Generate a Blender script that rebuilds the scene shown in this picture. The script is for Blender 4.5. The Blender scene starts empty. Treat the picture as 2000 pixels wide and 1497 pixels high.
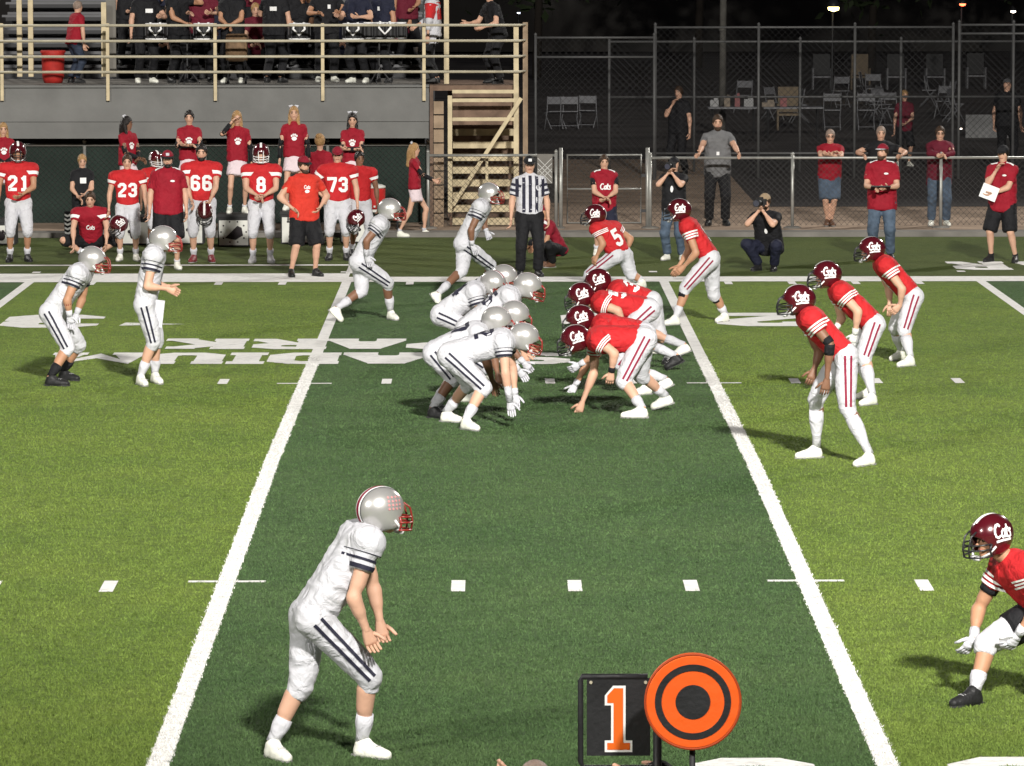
import bpy, math, random
import numpy as np
from mathutils import Vector, Matrix
from mathutils.bvhtree import BVHTree

random.seed(7); RNG = np.random.default_rng(7)
SC = bpy.context.scene
COL = SC.collection

# ------------------------------------------------------------------ camera
# yard lines (4.572 m apart), hash rows and the sideline fix this camera; the field has a slight crown
F_PX, CX, CY, CZ, YAW, PIT, ROL, CROWN = 9707.04, 2.10024, -38.92331, 5.28388, 0.00393, 0.09628, -0.00088, 0.0062
YC = 8.128
fw = np.array([math.sin(YAW)*math.cos(PIT), math.cos(YAW)*math.cos(PIT), -math.sin(PIT)])
_rt = np.array([math.cos(YAW), -math.sin(YAW), 0.0]); _up = np.cross(_rt, fw)
rt = math.cos(ROL)*_rt + math.sin(ROL)*_up
up = -math.sin(ROL)*_rt + math.cos(ROL)*_up
CAMP = np.array([CX, CY, CZ])
cam = bpy.data.cameras.new('camera'); cam_o = bpy.data.objects.new('camera', cam); COL.objects.link(cam_o)
cam.sensor_width = 36.0; cam.lens = F_PX/2000*36.0; cam.clip_start = 0.5; cam.clip_end = 3000
m3 = Matrix((rt, up, -fw)).transposed()
cam_o.matrix_world = Matrix.Translation(CAMP) @ m3.to_4x4()
SC.camera = cam_o

# ------------------------------------------------------------------ night sky
world = bpy.data.worlds.new('World'); SC.world = world; world.use_nodes = True
wn = world.node_tree.nodes; wl = world.node_tree.links
for n in list(wn): wn.remove(n)
w_out = wn.new('ShaderNodeOutputWorld'); w_bg = wn.new('ShaderNodeBackground')
w_sky = wn.new('ShaderNodeTexSky'); w_sky.sky_type = 'NISHITA'; w_sky.sun_disc = False
w_sky.sun_elevation = math.radians(-7); w_sky.sun_rotation = math.radians(200)
w_bg.inputs['Strength'].default_value = 0.10
w_hs = wn.new('ShaderNodeMixRGB'); w_hs.inputs[0].default_value = 0.5
w_hs.inputs[2].default_value = (0.62, 0.59, 0.68, 1)        # even violet-grey sky tint, raised to lift the ambient light
wl.new(w_sky.outputs[0], w_hs.inputs[1]); wl.new(w_hs.outputs[0], w_bg.inputs['Color']); wl.new(w_bg.outputs[0], w_out.inputs[0])

# ------------------------------------------------------------------ exposure
SC.view_settings.view_transform = 'Standard'; SC.view_settings.look = 'None'
SC.view_settings.exposure = 0.0; SC.view_settings.gamma = 1.0
SC.render.engine = 'CYCLES'
SC.cycles.use_denoising = True
SC.cycles.max_bounces = 5; SC.cycles.diffuse_bounces = 3; SC.cycles.glossy_bounces = 3
SC.cycles.sample_clamp_indirect = 4.0

# ------------------------------------------------------------------ floodlights of the stadium: four masts at the corners of the pitch
FLOODS = [((14, -52, 32), (3, 25, 0), 310000, 36, 1.0, 1.6),     # mast behind the spectators: far-throw bank
          ((14, -52, 32), (3, 5, 0), 110000, 95, 0.7, 1.6),      # and its wide bank
          ((-34, -50, 30), (1, 18, 0), 110000, 80, 0.8, 1.6),
          ((38, 72, 28), (3, 18, 0), 80000, 54, 0.6, 1.2),
          ((-38, 72, 28), (1, 18, 0), 60000, 54, 0.6, 1.2)]
for i, (pos, tgt, pw, ang, blend, rad) in enumerate(FLOODS):
    ld = bpy.data.lights.new('floodlight', 'SPOT'); lo = bpy.data.objects.new('floodlight_beam', ld); COL.objects.link(lo)
    ld.energy = pw; ld.color = (1.0, 0.965, 0.90); ld.spot_size = math.radians(ang); ld.spot_blend = blend; ld.shadow_soft_size = rad
    lo.location = pos
    lo.rotation_euler = (Vector(tgt)-Vector(pos)).to_track_quat('-Z', 'Y').to_euler()

# ------------------------------------------------------------------ pixel <-> place
def gz(Y):
    return -CROWN*np.minimum(np.abs(np.asarray(Y, float)-YC), 35.0)
def ray(u, v):
    d = fw + rt*((u-1000)/F_PX) + up*((748.5-v)/F_PX)
    return d
def at_y(u, v, Y):
    d = ray(u, v); t = (Y-CAMP[1])/d[1]
    return CAMP + d*t
def ground(u, v):
    d = ray(u, v); z = 0.0
    for _ in range(12):
        t = (z-CAMP[2])/d[2]; p = CAMP+d*t; z = float(gz(p[1]))
    return p
def project(p):
    d = np.asarray(p, float)-CAMP; w = d@fw
    return 1000+F_PX*(d@rt)/w, 748.5-F_PX*(d@up)/w

# ------------------------------------------------------------------ materials
MATS = {}
def mat(name, col, rough=0.8, metal=0.0, bump=0.0, bscale=40.0, vary=0.0, vscale=6.0, spec=0.3, emit=0.0, coat=0.0, bdist=0.0, bh=.02):
    if name in MATS: return MATS[name]
    m = bpy.data.materials.new(name); m.use_nodes = True; nt = m.node_tree; b = nt.nodes['Principled BSDF']
    c = (col[0], col[1], col[2], 1)
    b.inputs['Base Color'].default_value = c; b.inputs['Roughness'].default_value = rough; b.inputs['Metallic'].default_value = metal
    b.inputs['Specular IOR Level'].default_value = spec
    if coat: b.inputs['Coat Weight'].default_value = coat; b.inputs['Coat Roughness'].default_value = 0.08
    if emit: b.inputs['Emission Color'].default_value = c; b.inputs['Emission Strength'].default_value = emit
    if bump or vary:
        tc = nt.nodes.new('ShaderNodeTexCoord')
    if vary:
        n1 = nt.nodes.new('ShaderNodeTexNoise'); n1.inputs['Scale'].default_value = vscale; n1.inputs['Detail'].default_value = 5
        nt.links.new(tc.outputs['Object'], n1.inputs['Vector'])
        mr = nt.nodes.new('ShaderNodeMapRange'); mr.inputs[1].default_value = 0.3; mr.inputs[2].default_value = 0.7
        mr.inputs[3].default_value = 1-vary; mr.inputs[4].default_value = 1+vary
        nt.links.new(n1.outputs['Fac'], mr.inputs[0])
        hv = nt.nodes.new('ShaderNodeHueSaturation'); hv.inputs['Color'].default_value = c
        nt.links.new(mr.outputs[0], hv.inputs['Value']); nt.links.new(hv.outputs[0], b.inputs['Base Color'])
    if bump:
        n2 = nt.nodes.new('ShaderNodeTexNoise'); n2.inputs['Scale'].default_value = bscale; n2.inputs['Detail'].default_value = 4; n2.inputs['Distortion'].default_value = bdist
        nt.links.new(tc.outputs['Object'], n2.inputs['Vector'])
        bp = nt.nodes.new('ShaderNodeBump'); bp.inputs['Strength'].default_value = bump; bp.inputs['Distance'].default_value = bh
        nt.links.new(n2.outputs['Fac'], bp.inputs['Height']); nt.links.new(bp.outputs[0], b.inputs['Normal'])
    MATS[name] = m
    return m
def cloth(name, col, vary=0.10): return mat(name, col, rough=0.75, bump=0.9, bscale=7, bdist=1.6, bh=.035, vary=vary, vscale=9, spec=0.2)

# ------------------------------------------------------------------ objects
def fast_mesh(name, V, Q, smooth=True, mats=None, mi=None):
    V = np.asarray(V, np.float32).reshape(-1, 3)
    me = bpy.data.meshes.new(name)
    if isinstance(Q, np.ndarray):
        n = Q.shape[1]; flat = Q.reshape(-1).astype(np.int32); starts = np.arange(len(Q), dtype=np.int32)*n
    else:
        flat = np.array([i for f in Q for i in f], np.int32)
        ln = np.array([len(f) for f in Q], np.int32); starts = np.concatenate([[0], np.cumsum(ln)[:-1]]).astype(np.int32) if len(ln) else ln
    me.vertices.add(len(V)); me.vertices.foreach_set('co', V.reshape(-1))
    me.loops.add(len(flat)); me.loops.foreach_set('vertex_index', flat)
    me.polygons.add(len(starts)); me.polygons.foreach_set('loop_start', starts)
    me.polygons.foreach_set('use_smooth', np.full(len(starts), bool(smooth)))
    for m in (mats or []): me.materials.append(m)
    if mi is not None: me.polygons.foreach_set('material_index', np.asarray(mi, np.int32))
    me.update(calc_edges=True); me.validate()
    return me
def link(name, data, parent=None, loc=None):
    o = bpy.data.objects.new(name, data); COL.objects.link(o)
    if parent is not None: o.parent = parent
    if loc is not None: o.location = loc
    return o
def tag(o, label=None, cat=None, group=None, kind=None):
    if label: o['label'] = label
    if cat: o['category'] = cat
    if group: o['group'] = group
    if kind: o['kind'] = kind
    return o
def thing(name, label, cat, loc=(0, 0, 0), group=None):
    o = link(name, None, None, tuple(float(x) for x in loc)); o.empty_display_size = 0.1
    return tag(o, label, cat, group)

class MB:
    """collects simple shapes; build() links them as one mesh object"""
    def __init__(s): s.V = []; s.F = []; s.M = []; s.m = 0
    def add(s, V, F):
        b = len(s.V); s.V += [tuple(map(float, v)) for v in V]; s.F += [tuple(i+b for i in f) for f in F]; s.M += [s.m]*len(F)
    def box(s, c, d, R=None):
        c = np.asarray(c, float); h = np.asarray(d, float)/2
        P = np.array([[x, y, z] for x in (-1, 1) for y in (-1, 1) for z in (-1, 1)])*h
        if R is not None: P = P@np.asarray(R).T
        s.add(P+c, [(0, 1, 3, 2), (4, 6, 7, 5), (0, 4, 5, 1), (2, 3, 7, 6), (0, 2, 6, 4), (1, 5, 7, 3)])
    def tube(s, pts, r, n=8, cap=True, closed=False):
        P = [np.asarray(p, float) for p in pts]; k = len(P)
        rr = r if hasattr(r, '__len__') else [r]*k
        V = []; F = []; prev = None
        for i in range(k):
            a = P[(i-1) % k] if (closed or i > 0) else P[i]; b = P[(i+1) % k] if (closed or i < k-1) else P[i]
            t = b-a; t = t/(np.linalg.norm(t)+1e-12)
            if prev is None:
                h = np.array([0, 0, 1.0]) if abs(t[2]) < .9 else np.array([1.0, 0, 0])
            else: h = prev
            x = h-t*(h@t); x /= np.linalg.norm(x)+1e-12; y = np.cross(t, x); prev = x
            for j in range(n):
                q = 2*math.pi*(j+.5)/n; V.append(P[i]+rr[i]*(x*math.cos(q)+y*math.sin(q)))
        for i in range(k if closed else k-1):
            for j in range(n):
                a0 = i*n; b0 = ((i+1) % k)*n; F.append((a0+j, a0+(j+1) % n, b0+(j+1) % n, b0+j))
        if cap and not closed:
            F.append(tuple(range(n-1, -1, -1))); F.append(tuple(range((k-1)*n, k*n)))
        s.add(V, F)
    def bar(s, a, b, w, h=None):
        s.tube([a, b], (w/2)*1.414, 4)
    def lathe(s, prof, n=20, o=(0, 0, 0), R=None):
        V = []; F = []
        for r, z in prof:
            for j in range(n):
                q = 2*math.pi*j/n; V.append((r*math.cos(q), r*math.sin(q), z))
        for i in range(len(prof)-1):
            for j in range(n): F.append((i*n+j, i*n+(j+1) % n, (i+1)*n+(j+1) % n, (i+1)*n+j))
        F.append(tuple(range(n-1, -1, -1))); F.append(tuple(range((len(prof)-1)*n, len(prof)*n)))
        V = np.array(V)
        if R is not None: V = V@np.asarray(R).T
        s.add(V+np.asarray(o, float), F)
    def prism(s, poly, z0, z1, fn=None):
        n = len(poly); V = [(x, y, z0) for x, y in poly]+[(x, y, z1) for x, y in poly]
        if fn: V = [fn(*v) for v in V]
        s.add(V, [tuple(range(n-1, -1, -1)), tuple(range(n, 2*n))]+[(i, (i+1) % n, n+(i+1) % n, n+i) for i in range(n)])
    def build(s, name, mats, parent=None, loc=None, smooth=False):
        if not isinstance(mats, (list, tuple)): mats = [mats]
        me = fast_mesh(name, s.V, s.F, smooth, mats, s.M)
        return link(name, me, parent, loc)

# ------------------------------------------------------------------ implicit surfaces (bodies and cloth)
def nrm(v): v = np.asarray(v, float); return v/(np.linalg.norm(v)+1e-12)
def cone(a, b, ra, rb, k=0.03, cut=False, cuta=False): return ('c', np.asarray(a, float), np.asarray(b, float), ra, rb, k, cut, cuta)
def ell(c, r, R=np.eye(3), k=0.02): return ('e', np.asarray(c, float), np.asarray(r, float), np.asarray(R, float), k)
def bounds(p):
    if p[0] == 'c':
        r = max(p[3], p[4]); return np.minimum(p[1], p[2])-r, np.maximum(p[1], p[2])+r
    r = max(p[2]); return p[1]-r, p[1]+r
def dist(p, X, Y, Z):
    if p[0] == 'c':
        a, b, ra, rb = p[1], p[2], p[3], p[4]; ab = b-a; L2 = ab@ab+1e-9
        x, y, z = X-a[0], Y-a[1], Z-a[2]
        t = (x*ab[0]+y*ab[1]+z*ab[2])/L2; tc = np.clip(t, 0, 1)
        d = np.sqrt((x-tc*ab[0])**2+(y-tc*ab[1])**2+(z-tc*ab[2])**2)-(ra+(rb-ra)*tc)
        L = math.sqrt(L2)
        if p[6]: d = np.maximum(d, (t-1)*L)
        if p[7]: d = np.maximum(d, -t*L)
        return d
    c, r, R = p[1], p[2], p[3]; x, y, z = X-c[0], Y-c[1], Z-c[2]
    q = [(x*R[0, i]+y*R[1, i]+z*R[2, i])/r[i] for i in range(3)]
    n = np.sqrt(q[0]**2+q[1]**2+q[2]**2); return (n-1)*min(r)*(0.5+0.5*n/np.maximum(n, 1))
def field(prims, vox, cuts=(), sub=()):
    lo = np.min([bounds(p)[0] for p in prims], 0)-3*vox; hi = np.max([bounds(p)[1] for p in prims], 0)+3*vox
    n = np.ceil((hi-lo)/vox).astype(int)+1
    ax = [lo[i]+vox*np.arange(n[i], dtype=np.float32) for i in range(3)]
    D = np.full(n, 0.12, np.float32)
    for p in prims:
        k = p[5] if p[0] == 'c' else p[4]; b0, b1 = bounds(p); mgn = k+2.5*vox
        i0 = np.clip(((b0-mgn-lo)/vox).astype(int), 0, n-1); i1 = np.clip(((b1+mgn-lo)/vox).astype(int)+2, 1, n)
        sl = tuple(slice(i0[i], i1[i]) for i in range(3))
        X = ax[0][sl[0]][:, None, None]; Y = ax[1][sl[1]][None, :, None]; Z = ax[2][sl[2]][None, None, :]
        d = dist(p, X, Y, Z); d0 = D[sl]
        h = np.clip(.5+.5*(d0-d)/k, 0, 1); D[sl] = d0+(d-d0)*h-k*h*(1-h)
    X = ax[0][:, None, None]; Y = ax[1][None, :, None]; Z = ax[2][None, None, :]
    for c, nn in cuts:                                   # keep the side the normal points away from
        D = np.maximum(D, (X-c[0])*nn[0]+(Y-c[1])*nn[1]+(Z-c[2])*nn[2])
    for p in sub: D = np.maximum(D, -dist(p, X, Y, Z))
    return D.astype(np.float32), lo
E_OFF = [((0,0,0),(1,0,0)),((0,1,0),(1,1,0)),((0,0,1),(1,0,1)),((0,1,1),(1,1,1)),((0,0,0),(0,1,0)),((1,0,0),(1,1,0)),((0,0,1),(0,1,1)),((1,0,1),(1,1,1)),((0,0,0),(0,0,1)),((1,0,0),(1,0,1)),((0,1,0),(0,1,1)),((1,1,0),(1,1,1))]
def nets(D, lo, vox):
    s = D < 0; n = np.array(D.shape); c = np.zeros(n-1, np.int8)
    sl = lambda o: tuple(slice(o[i], n[i]-1+o[i]) for i in range(3))
    for o in [(x, y, z) for x in (0, 1) for y in (0, 1) for z in (0, 1)]: c += s[sl(o)]
    mask = (c > 0) & (c < 8); ci = np.argwhere(mask)
    idx = np.full(n-1, -1, np.int32); idx[mask] = np.arange(len(ci))
    acc = np.zeros((len(ci), 3)); cnt = np.zeros(len(ci))
    for a, b in E_OFF:
        da = D[sl(a)][mask]; db = D[sl(b)][mask]; x = (da < 0) != (db < 0)
        t = np.where(x, da/np.where(x, da-db, 1), 0)
        P = np.asarray(a)+t[:, None]*(np.asarray(b)-np.asarray(a)); acc += P*x[:, None]; cnt += x
    V = lo+(ci+acc/np.maximum(cnt, 1)[:, None])*vox
    Q = []
    for axn in range(3):
        u, w = (axn+1) % 3, (axn+2) % 3
        A = [slice(None)]*3; B = [slice(None)]*3; A[axn] = slice(0, n[axn]-1); B[axn] = slice(1, n[axn])
        for q in (u, w): A[q] = slice(1, n[q]-1); B[q] = slice(1, n[q]-1)
        sa = s[tuple(A)]; sb = s[tuple(B)]
        for flip, mm in ((False, sa & ~sb), (True, ~sa & sb)):
            e = np.argwhere(mm)
            if not len(e): continue
            e[:, u] += 1; e[:, w] += 1
            g = []
            for du, dw in ((-1, -1), (0, -1), (0, 0), (-1, 0)):
                f = e.copy(); f[:, u] += du; f[:, w] += dw; g.append(idx[f[:, 0], f[:, 1], f[:, 2]])
            q4 = np.stack(g if not flip else g[::-1], 1); Q.append(q4)
    Q = np.concatenate(Q) if Q else np.zeros((0, 4), int)
    return V, Q
def smooth_v(V, Q, it=1, f=.5):
    for _ in range(it):
        S = np.zeros_like(V); C = np.zeros(len(V))
        for a, b in ((0, 1), (1, 2), (2, 3), (3, 0)):
            np.add.at(S, Q[:, a], V[Q[:, b]]); np.add.at(C, Q[:, a], 1)
            np.add.at(S, Q[:, b], V[Q[:, a]]); np.add.at(C, Q[:, b], 1)
        V = V+(S/np.maximum(C, 1)[:, None]-V)*f
    return V
def blob(prims, vox, cuts=(), sub=(), it=1):
    D, lo = field(prims, vox, cuts, sub); V, Q = nets(D, lo, vox)
    if it: V = smooth_v(V, Q, it)
    return V, Q

# ------------------------------------------------------------------ stroke lettering
def loop8(x0, x1, y0, y1, c=.12): return [(x0, y0+c), (x0, y1-c), (x0+c, y1), (x1-c, y1), (x1, y1-c), (x1, y0+c), (x1-c, y0), (x0+c, y0), (x0, y0+c), (x0, y0+c+.05)]
GL = {'0': [loop8(.1, .5, .1, .9)], '1': [[(.32, .09), (.32, .97)], [(.32, .86), (.13, .74)], [(.1, .08), (.54, .08)]],
 '2': [[(.1, .68), (.1, .8), (.2, .9), (.4, .9), (.5, .8), (.5, .62), (.12, .24), (.12, .1), (.56, .1)]],
 '3': [[(.1, .7), (.1, .8), (.2, .9), (.4, .9), (.5, .8), (.5, .6), (.42, .51), (.22, .51)], [(.42, .51), (.5, .42), (.5, .2), (.4, .1), (.2, .1), (.1, .2), (.1, .3)]],
 '5': [[(.52, .9), (.12, .9), (.12, .56), (.38, .58), (.5, .47), (.5, .2), (.4, .1), (.2, .1), (.1, .2), (.1, .28)]],
 '6': [[(.5, .72), (.5, .8), (.4, .9), (.2, .9), (.1, .8), (.1, .2), (.2, .1), (.4, .1), (.5, .2), (.5, .42), (.4, .53), (.16, .53)]],
 '7': [[(.08, .78), (.08, .9), (.52, .9), (.52, .78), (.26, .02)]],
 '8': [loop8(.12, .48, .52, .9, .1), loop8(.1, .5, .1, .52, .1)],
 '4': [[(.42, 0), (.42, .95), (.08, .34), (.08, .28), (.58, .28)]],
 'S': [[(.54, .7), (.54, .8), (.42, .9), (.2, .9), (.1, .8), (.1, .62), (.2, .53), (.44, .47), (.54, .38), (.54, .2), (.42, .1), (.2, .1), (.08, .2), (.08, .3)]],
 'T': [[(.32, .02), (.32, .9)], [(.02, .74), (.02, .9), (.62, .9), (.62, .74)], [(.16, .07), (.48, .07)]],
 'A': [[(.1, .1), (.3, .95)], [(.54, .1), (.34, .95)], [(.16, .36), (.48, .36)], [(-.02, .07), (.24, .07)], [(.4, .07), (.66, .07)], [(.18, .93), (.46, .93)]],
 'D': [[(.14, .1), (.14, .9)], [(.0, .9), (.4, .9), (.54, .76), (.54, .24), (.4, .1), (.0, .1)]],
 'I': [[(.3, .1), (.3, .9)], [(.12, .92), (.48, .92)], [(.12, .08), (.48, .08)]],
 'U': [[(.12, .9), (.12, .22), (.24, .1), (.42, .1), (.54, .22), (.54, .9)], [(-.02, .93), (.26, .93)], [(.4, .93), (.68, .93)]],
 'M': [[(.1, .1), (.1, .92), (.34, .3), (.58, .92), (.58, .1)], [(-.04, .07), (.24, .07)], [(.44, .07), (.72, .07)]],
 'P': [[(.14, .1), (.14, .9)], [(.0, .9), (.4, .9), (.54, .8), (.54, .56), (.4, .46), (.14, .46)], [(.0, .07), (.3, .07)]],
 'R': [[(.14, .1), (.14, .9)], [(.0, .9), (.4, .9), (.52, .8), (.52, .58), (.4, .48), (.14, .48)], [(.34, .48), (.54, .08), (.66, .08)], [(.0, .07), (.28, .07)]],
 'K': [[(.14, .1), (.14, .9)], [(.0, .93), (.28, .93)], [(.0, .07), (.28, .07)], [(.16, .42), (.52, .92)], [(.28, .56), (.54, .08)], [(.4, .93), (.64, .93)], [(.42, .07), (.68, .07)]],
 # brush script for the helmets
 'c1': [[(.62, .82), (.5, .95), (.3, .9), (.14, .68), (.1, .4), (.2, .14), (.4, .06), (.6, .2)]],
 'a1': [[(.5, .55), (.34, .6), (.2, .45), (.18, .2), (.3, .08), (.46, .2), (.52, .55), (.5, .15), (.6, .1)]],
 't1': [[(.36, .95), (.28, .4), (.3, .12), (.46, .1)], [(.14, .66), (.52, .7)]],
 's1': [[(.5, .56), (.34, .62), (.24, .5), (.4, .34), (.42, .14), (.26, .06), (.12, .14)]]}
def strip(poly, w, seg=1e9):
    P = [np.array(poly[0], float)]
    for q in poly[1:]:
        q = np.array(q, float); d = np.linalg.norm(q-P[-1]); n = max(1, int(math.ceil(d/seg))); a = P[-1]
        for i in range(1, n+1): P.append(a+(q-a)*i/n)
    L = []
    for i in range(len(P)):
        a = P[max(i-1, 0)]; b = P[min(i+1, len(P)-1)]
        d1 = nrm(P[i]-a) if i > 0 else nrm(b-P[i]); d2 = nrm(b-P[i]) if i < len(P)-1 else d1
        t = nrm(d1+d2); n_ = np.array([-t[1], t[0]]); cs = max(0.5, n_@np.array([-d1[1], d1[0]]))
        L.append((P[i]+n_*w/2/cs, P[i]-n_*w/2/cs))
    return L
def glyphs(text, h, wstroke, adv=.72, seg=1e9, sx=1.0, offs=None):
    """strips of (left,right) 2-D points for a string; centred on x, baseline at 0"""
    out = []; n = len(text); x0 = -(n*adv-(adv-.6))/2
    for i, ch in enumerate(text):
        if ch == ' ': continue
        for st in GL[ch]:
            L = strip([(sx*(x+x0+i*adv), y) for x, y in st], wstroke, seg/h)
            out.append([(l*h, r*h) for l, r in L])
    return out
def strips_mesh(strips, fn):
    V = []; F = []
    for k, L in enumerate(strips):
        b = len(V)
        for l, r in L: V += [fn(l[0], l[1], k), fn(r[0], r[1], k)]
        for i in range(len(L)-1): F.append((b+2*i, b+2*i+1, b+2*i+3, b+2*i+2))
    return V, F
# ------------------------------------------------------------------ people
SKIN = {'a': mat('skin_fair', (.56, .33, .23), .55, bump=.1, bscale=60, vary=.06, spec=.35),
        'b': mat('skin_tan', (.42, .22, .13), .55, bump=.1, bscale=60, vary=.06, spec=.35),
        'c': mat('skin_brown', (.20, .10, .06), .5, bump=.1, bscale=60, vary=.06, spec=.35)}
M_DARK = mat('eye_dark', (.02, .015, .012), .4); M_LIP = mat('lip', (.30, .10, .08), .5)
HAIR = {'brown': mat('hair_brown', (.045, .025, .014), .5, bump=.6, bscale=90, vary=.3, vscale=40),
        'dark': mat('hair_dark', (.012, .009, .008), .42, bump=.6, bscale=90, vary=.3, vscale=40),
        'blond': mat('hair_blond', (.34, .20, .085), .5, bump=.6, bscale=90, vary=.25, vscale=40),
        'grey': mat('hair_grey', (.25, .185, .15), .55, bump=.6, bscale=90, vary=.25, vscale=40)}
C = {'red': cloth('jersey_red', (.47, .020, .024)), 'maroon': cloth('cloth_maroon', (.20, .010, .022)), 'dkred': cloth('polo_red', (.27, .010, .022)),
     'white': cloth('cloth_white', (.55, .55, .59), .05), 'offwhite': cloth('cloth_offwhite', (.62, .62, .60), .05), 'black': cloth('cloth_black', (.012, .012, .014)),
     'navy': cloth('cloth_navy', (.016, .018, .035)), 'grey': cloth('cloth_grey', (.15, .15, .155)), 'jean': cloth('denim', (.075, .105, .15), .3),
     'dkjean': cloth('denim_dark', (.03, .04, .065), .3), 'orange': cloth('tee_red', (.56, .038, .024)), 'wine': cloth('shirt_wine', (.12, .012, .025)),
     'tan': cloth('cloth_tan', (.30, .22, .14)), 'pink': cloth('cloth_blush', (.70, .58, .62), .04)}
def soil(m):
    nt = m.node_tree; N_ = nt.nodes; L = nt.links; p = N_['Principled BSDF']; src = p.inputs['Base Color'].links[0].from_socket
    tc = N_.new('ShaderNodeTexCoord'); n = N_.new('ShaderNodeTexNoise'); n.inputs['Scale'].default_value = 5.5; n.inputs['Detail'].default_value = 8; n.inputs['Roughness'].default_value = .7; L.new(tc.outputs['Object'], n.inputs['Vector'])
    r = N_.new('ShaderNodeMapRange'); r.inputs[1].default_value = .56; r.inputs[2].default_value = .74; r.inputs[3].default_value = 0; r.inputs[4].default_value = .38; L.new(n.outputs['Fac'], r.inputs[0])
    mx = N_.new('ShaderNodeMixRGB'); L.new(r.outputs[0], mx.inputs[0]); L.new(src, mx.inputs[1]); mx.inputs[2].default_value = (.30, .31, .20, 1); L.new(mx.outputs[0], p.inputs['Base Color'])
soil(C['white'])
SH = {'white': mat('shoe_white', (.78, .78, .70), .5, bump=.3, bscale=50, vary=.05), 'black': mat('shoe_black', (.015, .015, .016), .5, bump=.3, bscale=50),
      'maroon': mat('shoe_maroon', (.16, .02, .025), .5, bump=.3, bscale=50), 'brown': mat('shoe_brown', (.12, .06, .035), .6, bump=.3, bscale=50), 'grey': mat('shoe_grey', (.35, .35, .36), .6)}
M_SOLE = mat('shoe_sole', (.25, .25, .24), .7); M_SOLED = mat('shoe_sole_dark', (.03, .03, .03), .7)
M_NUMW = mat('print_white', (.80, .80, .80), .7); M_NUMN = mat('print_navy', (.018, .018, .035), .7); M_STR = mat('print_maroon', (.22, .012, .04), .7)
M_SILV = mat('helmet_silver', (.50, .49, .48), .30, metal=.55, spec=.6, vary=.05, coat=.5)
M_MARH = mat('helmet_maroon', (.075, .004, .009), .22, metal=.15, spec=.6, vary=.08, coat=.9)
M_MASKR = mat('mask_red', (.24, .022, .018), .35, spec=.5); M_MASKB = mat('mask_black', (.02, .02, .022), .35, spec=.5); M_MASKW = mat('mask_white', (.75, .75, .75), .35)
M_PAD = mat('helmet_pad', (.02, .02, .022), .8)

# ---- helmet template (x forward, y left, z up, origin at the head's centre)
HC = np.array([-.012, 0, .02]); HR = np.array([.150, .119, .135])
_V, _Q = blob([ell(HC, HR, k=.03), ell((.012, 0, -.052), (.118, .110, .088), k=.03)], .007,
              cuts=[((0, 0, -.118), (-.18, 0, -.98))],
              sub=[ell((.165, 0, -.058), (.125, .15, .079)), ell(HC-np.array([0, 0, .008]), HR-.014), ell((.012, 0, -.07), (.100, .094, .09))], it=1)
HEL_SHELL = {}
for _k, _m in (('silver', M_SILV), ('maroon', M_MARH)): HEL_SHELL[_k] = fast_mesh('helmet_shell', _V, _Q, True, [_m])
HEL_BVH = BVHTree.FromPolygons(_V.tolist(), _Q.tolist())
def hel_pt(ang, y, off=.0025):
    o = Vector((HC[0], y, HC[2])); d = Vector((math.cos(ang), 0, math.sin(ang)))
    h = HEL_BVH.ray_cast(o+d*.4, -d)
    return (h[0]+d*off) if h[0] else (o+d*.14)
def hel_stripe(y0, y1, m):
    V = []; F = []; A = np.radians(np.linspace(34, 208, 30))
    for a in A:
        V += [tuple(hel_pt(a, y0)), tuple(hel_pt(a, y1))]
    for i in range(len(A)-1): F.append((2*i, 2*i+1, 2*i+3, 2*i+2))
    return fast_mesh('helmet_stripe', V, F, True, [m])
HEL_STRIPES = {'silver': [hel_stripe(-.0125, .0125, M_STR), hel_stripe(.0145, .026, M_NUMW), hel_stripe(-.026, -.0145, M_NUMW), hel_stripe(.028, .032, M_NUMN), hel_stripe(-.032, -.028, M_NUMN)],
               'maroon': [hel_stripe(-.016, .016, M_NUMW)]}
def mask_mesh(m):
    b = MB()
    def arc(z, x0=.055, fx=.185, n=9, y=.114, r=.0062):
        P = []
        for q in np.linspace(-math.pi/2, math.pi/2, n): P.append((x0+(fx-x0)*math.cos(q)**.8 if math.cos(q) > 1e-6 else x0, y*math.sin(q), z-.012*math.cos(q)))
        b.tube(P, r, 6)
    arc(-.022, .07, .178); arc(-.055, .06, .188); arc(-.10, .055, .182)
    for y in (-.036, .036): b.tube([(.128, y, .052), (.168, y, .02), (.182, y*.95, -.033), (.186, y*.9, -.066), (.178, y*.85, -.111)], .0062, 6)
    for s in (-1, 1): b.tube([(.062, s*.113, -.022), (.075, s*.109, -.06), (.062, s*.112, -.10)], .0062, 6)
    return fast_mesh('facemask', b.V, b.F, True, [m])
HEL_MASK = {'red': mask_mesh(M_MASKR), 'black': mask_mesh(M_MASKB), 'white': mask_mesh(M_MASKW)}
def strap_mesh():
    b = MB()
    for s in (-1, 1): b.tube([(.03, s*.113, -.04), (.07, s*.095, -.085), (.108, s*.04, -.118)], .008, 6)
    b.tube([(.108, -.04, -.118), (.12, 0, -.12), (.108, .04, -.118)], .018, 6)
    return fast_mesh('chin_strap', b.V, b.F, True, [M_MASKW])
HEL_STRAP = strap_mesh()
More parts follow.
